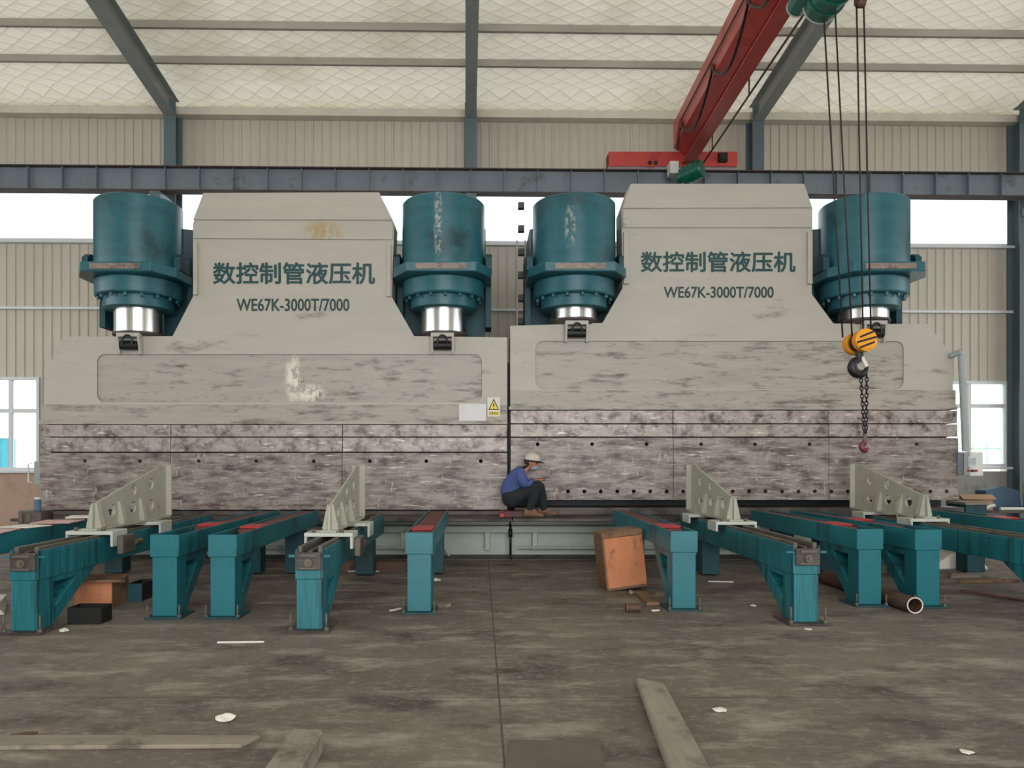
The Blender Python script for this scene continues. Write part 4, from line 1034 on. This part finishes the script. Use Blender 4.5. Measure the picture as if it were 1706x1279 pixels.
pipe_thing('white bent pipe lying on the bench before the cardboard box', [(px(1622, 12.25), 12.25, bz+.03), (px(1640, 12.25), 12.25, bz+.03), (px(1650, 12.25), 12.25, bz+.08), (px(1657, 12.25), 12.25, bz+.09)], .028, M['white'])
pipe_thing('pale pipe lying along the bench at the right edge', [(px(1664, 12.3), 12.27, bz+.028), (px(1690, 12.3), 12.27, bz+.028), (px(1730, 12.3), 12.3, bz+.028)], .026, M['paper'])
b = MB(); b.box(-.5, .5, -.12, .12, 0, .1); b.box(-.48, .48, -.1, .1, .1005, .106); o = b.build('tool_case', M['teal_dark'], None, .008); o.location = (px(1585, 11.9), 11.85, 0); o.scale = (1, 1, 1)
o.location.z = 0
bpy.data.objects.remove(o)
t = thing('steel_cabinet', 'low dark cabinet beside the right end of the right press', 'cabinet', (px(1588, 11.6), 11.6, 0))
x0, x1 = px(1602, 11.6), px(1650, 11.6)-.12
b = MB(); b.box(x0, x1, 11.5, 11.95, 0, pz(841, 11.5)); b.build('cabinet_body', M['teal_dark'], t, .006)
b = MB(); b.box(x0-.02, x1+.02, 11.48, 11.97, pz(841, 11.5)+.0005, pz(839, 11.5)+.02); b.build('cabinet_top', M['plank'], t, .004)
b = MB(); b.cyl((x0+.08, 11.499, .55), (x0+.08, 11.47, .55), .02, 10); b.build('handle', M['steel_plate'], t)
# sheets, boards and strip on the floor to the right
wsh = thing('plastic_sheet', 'white folded sheet heaped on the floor under the right-edge guide trestle', 'sheet', (px(1612, 9.6), 9.7, 0), world=False)
b = MB(); b.prism([(-.34, 0), (.36, 0), (.3, .08), (.08, .2), (-.14, .21), (-.3, .1)], 0, .45, 'y'); b.build('heap', M['paper'], wsh, .02, 2)
b = MB(); b.prism([(-.1, .211), (.06, .207), (.1, .225), (-.06, .235)], .02, .4, 'y'); b.build('fold', M['paper'], wsh)
flat('board', 'pale board on the floor in front of the white folded sheet', 'board', M['plank_x'], [(px(1575, 9.1), 9.0), (px(1660, 9.1), 9.05), (px(1664, 9.3), 9.3), (px(1580, 9.3), 9.24)], 0, .03)
flat('board', 'dark board on the floor near the right edge behind the curved strip', 'board', M['wood_dark'], [(px(1590, 8.7), 8.62), (px(1700, 8.7), 8.7), (px(1700, 8.8), 8.82), (px(1592, 8.8), 8.74)], 0, .03)
b = MB(); pts = []
for k in range(13):
    s_ = k/12; pts.append((px(1607, 8.0)+.72*s_, 8.05-.95*s_+.22*math.sin(PI*s_)*-1))
out_ = pts+[(p[0]+.05, p[1]+.09) for p in pts[::-1]]
flat('curved_strip', 'long curved dark strip on the floor at the right edge', 'strip', M['rust'], out_, 0, .025, .002)

# ------------------------------------------------------------------ the crouching worker
PY = 10.58
def P(p, q, dy=0): return Vector((px(p, PY), PY+dy, pz(q, PY)))
def skin_chain(name, chains, m, parent, sub=2, root=0):
    """chains: lists of (point, radius); points closer than 1 mm are shared joints"""
    vs, es, rs = [], [], []
    def idx(p, r):
        for i, q in enumerate(vs):
            if (q-p).length < .001: return i
        vs.append(p.copy()); rs.append(r); return len(vs)-1
    for ch in chains:
        last = None
        for p, r in ch:
            i = idx(p, r)
            if last is not None and i != last: es.append((last, i))
            last = i
    og = Vector(parent['org']); me = bpy.data.meshes.new(name); me.from_pydata([v-og for v in vs], es, [])
    o = bpy.data.objects.new(name, me); COL.objects.link(o); o.parent = parent; o['org'] = list(og)
    sm = o.modifiers.new('skin', 'SKIN'); sm.use_smooth_shade = True
    for i, r in enumerate(rs):
        r_ = r if isinstance(r, tuple) else (r, r)
        me.skin_vertices[0].data[i].radius = r_
    me.skin_vertices[0].data[root].use_root = True
    if sub: s_ = o.modifiers.new('sub', 'SUBSURF'); s_.levels = sub; s_.render_levels = sub
    # bake to a plain mesh
    dg = bpy.context.evaluated_depsgraph_get(); dg.update()
    me2 = bpy.data.meshes.new_from_object(o.evaluated_get(dg)); o.modifiers.clear(); o.data = me2
    me2.materials.clear(); me2.materials.append(m)
    for f in me2.polygons: f.use_smooth = True
    return o
man = thing('person', 'person in blue jacket and pale helmet crouching before the gap between the presses', 'person', (px(870, PY), PY, .631))
pel = P(851, 829); spi = P(852, 812); chest = P(862, 793); neck0 = P(873, 782); neck1 = P(880, 776); head = P(886, 770); 
hipL, hipR = P(853, 830, -.1), P(853, 830, .1)
kneeN, kneeF = P(894, 808, -.15), P(900, 812, .12)
ankN, ankF = P(882, 849, -.13), P(906, 846, .12)
ankN.z = max(ankN.z, .70); ankF.z = .70
shN, shF = P(865, 788, -.19), P(867, 789, .17)
elN, elF = P(872, 808, -.24), P(878, 808, .2)
wrN, wrF = P(893, 800, -.08), P(894, 799, .07)
def hand(w_, d, side):
    """palm and five bent fingers as chains rooted at the wrist"""
    d = d.normalized(); up = Vector((0, 0, 1)); lat = d.cross(up).normalized()*side; up = lat.cross(d).normalized()*side
    if up.z < 0: up = -up
    palm = w_+d*.05; ch = [[(w_, .024), (palm, (.034, .018))]]
    for k, ln_ in enumerate((.07, .078, .073, .058)):
        o_ = lat*(.026-.0175*k)
        a = palm+d*.03+o_; b_ = a+d*ln_*.5-up*.008; c = b_+d*ln_*.3-up*.028
        ch.append([(palm, .02), (a, .010), (b_, .009), (c, .008)])
    th = w_+d*.028+lat*.03; ch.append([(w_, .024), (th, .012), (th+d*.03+lat*.008+up*.004, .0105), (th+d*.055-up*.008, .009)])
    return ch
dN = (P(908, 797, -.03)-wrN); dF = (P(908, 796, .03)-wrF)
body = [[(pel, .11), (spi, .10), (chest, (.11, .10)), (neck0, .07), (neck1, .055), (head, (.078, .088)), (P(887, 764), .08)],
        [(pel, .13), (hipL, .095), (kneeN, .062), (P(887, 832, -.14), .055), (ankN, .04), (P(894, 853, -.13)*1, .036)],
        [(pel, .13), (hipR, .095), (kneeF, .062), (P(904, 830, .12), .055), (ankF, .04), (P(916, 851, .12), .036)],
        [(chest, .13), (shN, .062), (elN, .045), (wrN, .026)], [(chest, .13), (shF, .062), (elF, .045), (wrF, .026)]]
body += [c for c in hand(wrN, dN, 1)]+[c for c in hand(wrF, dF, -1)]
skin_chain('body', body, M['skin'], man, 1)
# face: nose, chin, ears, eyes
b = MB(); fd = Vector((.86, -.36, -.18)).normalized(); sd = fd.cross(Vector((0, 0, 1))).normalized(); fu = sd.cross(fd).normalized()
hc_ = head+Vector((.005, 0, 0))
b.sphere(hc_, .092, (1, .84, 1.14), 20, 14)
b.sphere(hc_+fd*.095-fu*.012, .018, (1, .8, 1.2)); b.sphere(hc_+fd*.06-fu*.085, .034, (1, 1, .8))
for s_ in (-1, 1): b.sphere(hc_+sd*(.08*s_)-fu*.01, .024, (.8, .5, 1.3))
hd = b.build('face', M['skin'], man)
b = MB()
for s_ in (-1, 1): b.sphere(hc_+fd*.083+sd*(.034*s_)+fu*.018, .011)
b.build('eye', M['black'], man)
b = MB(); b.sphere(hc_+fd*.048-fu*.068, .062, (1.05, .9, .72)); b.build('face_mask', M['mask'], man)
b = MB(); b.sphere(hc_-fd*.02-fu*.0, .096, (1, .9, 1.05), 18, 12)
bmesh.ops.bisect_plane(b.bm, geom=b.bm.verts[:]+b.bm.edges[:]+b.bm.faces[:], plane_co=hc_-fd*.012, plane_no=fd, clear_outer=True)
b.build('hair', M['black'], man)
hu = (fu*.94-fd*.05).normalized()
def dome(name, r, c, m, zs, lo):
    b = MB(); prof = [(r*1.0*math.cos(a), r*zs*math.sin(a)) for a in [lo+(PI/2-lo)*k/8 for k in range(9)]]; prof[-1] = (0, prof[-1][1])
    b.lathe(prof, (0, 0, 0), 28)
    q = Vector((0, 0, 1)).rotation_difference(hu).to_matrix().to_4x4(); b.xform(Matrix.Translation(c) @ q)
    return b
hb_ = hc_+hu*.028
b = dome('helmet', .118, hb_, None, 1.0, 0); hel = b.build('helmet', M['helmet'], man); s_ = hel.modifiers.new('t', 'SOLIDIFY'); s_.thickness = .005
b = MB(); b.lathe([(.112, -.012), (.124, -.012), (.124, .006), (.112, .006), (.112, -.012)], (0, 0, 0), 28)
q = Vector((0, 0, 1)).rotation_difference(hu).to_matrix().to_4x4(); b.xform(Matrix.Translation(hb_) @ q)
b.obox(hb_+fd*.125-hu*.006, Matrix(((fd.x, sd.x, hu.x), (fd.y, sd.y, hu.y), (fd.z, sd.z, hu.z))), .035, .075, .005); b.build('helmet_brim', M['trouser'], man)
# jacket, trousers, boots over the body
jk = [[(P(849, 832), .17), (spi, .18), (chest, (.20, .18)), (P(868, 786), .12), (P(875, 781), .075)],
      [(chest, .14), (shN, .085), (elN, .068), (wrN-dN.normalized()*.03, .045)], [(chest, .14), (shF, .085), (elF, .068), (wrF-dF.normalized()*.03, .045)]]
skin_chain('jacket', jk, M['shirt'], man, 2, 0)
b = MB()
def fuse(b, name, m, voxel, smooth):
    """one continuous surface from overlapping rounded volumes"""
    o = b.build(name, m, man); r_ = o.modifiers.new('r', 'REMESH'); r_.mode = 'VOXEL'; r_.voxel_size = voxel; r_.use_smooth_shade = True
    q_ = o.modifiers.new('s', 'SMOOTH'); q_.iterations = smooth; q_.factor = .5
    dg = bpy.context.evaluated_depsgraph_get(); dg.update()
    me2 = bpy.data.meshes.new_from_object(o.evaluated_get(dg)); o.modifiers.clear(); o.data = me2
    for f in me2.polygons: f.use_smooth = True
    return o
def limb(b, pts):
    for (p, r), (q, r2) in zip(pts, pts[1:]):
        n_ = max(2, int((q-p).length/.025))
        for k in range(n_+1): b.sphere(p.lerp(q, k/n_), r+(r2-r)*k/n_, (1, 1, 1), 14, 9)
hp = P(851, 829)
limb(b, [(hp+Vector((0, -.07, 0)), .135), (hp+Vector((0, .07, 0)), .135)])
limb(b, [(hp+Vector((.02, -.09, -.005)), .125), (P(872, 819, -.13), .10), (kneeN, .08), (P(888, 828, -.14), .074), (ankN+Vector((0, 0, .045)), .06)])
limb(b, [(hp+Vector((.02, .09, -.005)), .125), (P(876, 822, .11), .10), (kneeF, .08), (P(904, 828, .12), .074), (ankF+Vector((0, 0, .045)), .06)])
fuse(b, 'trousers', M['trouser'], .014, 6)
b = MB(); q = P(874, 779); b.tube([q+(sd*math.cos(a)*.075+Vector((.55, 0, .25)).normalized()*math.sin(a)*.06) for a in [2*PI*k/14 for k in range(14)]], .022, 8, closed=True); b.build('collar', M['trouser'], man)
def boot(an, ang, nm):
    b = MB(); d = Vector((math.cos(ang), math.sin(ang), 0)); c = Vector((an.x, an.y, .631)); s2 = Vector((-d.y, d.x, 0))
    sect = []
    for f_, w_, h_ in ((-.09, .03, .07), (-.07, .042, .13), (0, .045, .14), (.07, .045, .095), (.13, .05, .07), (.18, .042, .055), (.2, .02, .035)):
        ring = [c+d*f_+s2*w_*math.cos(a)+Vector((0, 0, max(0, h_*.5+h_*.5*math.sin(a)))) for a in [2*PI*k/12 for k in range(12)]]
        sect.append([b.bm.verts.new(p) for p in ring])
    for A_, B_ in zip(sect, sect[1:]):
        for i in range(12): f = b.bm.faces.new((A_[i], A_[(i+1) % 12], B_[(i+1) % 12], B_[i])); f.smooth = True
    b.bm.faces.new(sect[0]); b.bm.faces.new(sect[-1])
    bt = b.build('boot', M['shoe'], man)
    b = MB(); b.prism([(c.x+d.x*f_+s2.x*w_*s_, c.y+d.y*f_+s2.y*w_*s_) for f_, w_, s_ in ((-.095, .035, 1), (.14, .052, 1), (.205, .02, 1), (.205, .02, -1), (.14, .052, -1), (-.095, .035, -1))], .631, .648, 'z'); b.build('sole', M['black'], bt)
boot(ankN, -.25, ''); boot(ankF, -.1, '')
# phone held in the hands
b = MB(); ph = P(907.5, 796.2, -.005); b.obox((0, 0, 0), Matrix.Rotation(-.25, 3, 'Y') @ Matrix.Rotation(.1, 3, 'Z'), .065, .038, .006); o = b.build('phone', M['black'], None, .003); o.location = ph
tag(o, 'small dark phone held in the crouching worker\'s hands', 'phone')
# block he sits on
b = MB(); b.box(-.16, .16, -.12, .12, 0, .085); o = b.build('seat_block', M['red_dirty'], None, .006); o.location = (px(852, PY), PY, .631)
tag(o, 'dull reddish block the crouching worker sits on', 'block')

for o in bpy.data.objects:
    if 'org' in o.keys(): del o['org']
for m in bpy.data.materials:
    if 'out' in m.keys(): del m['out']
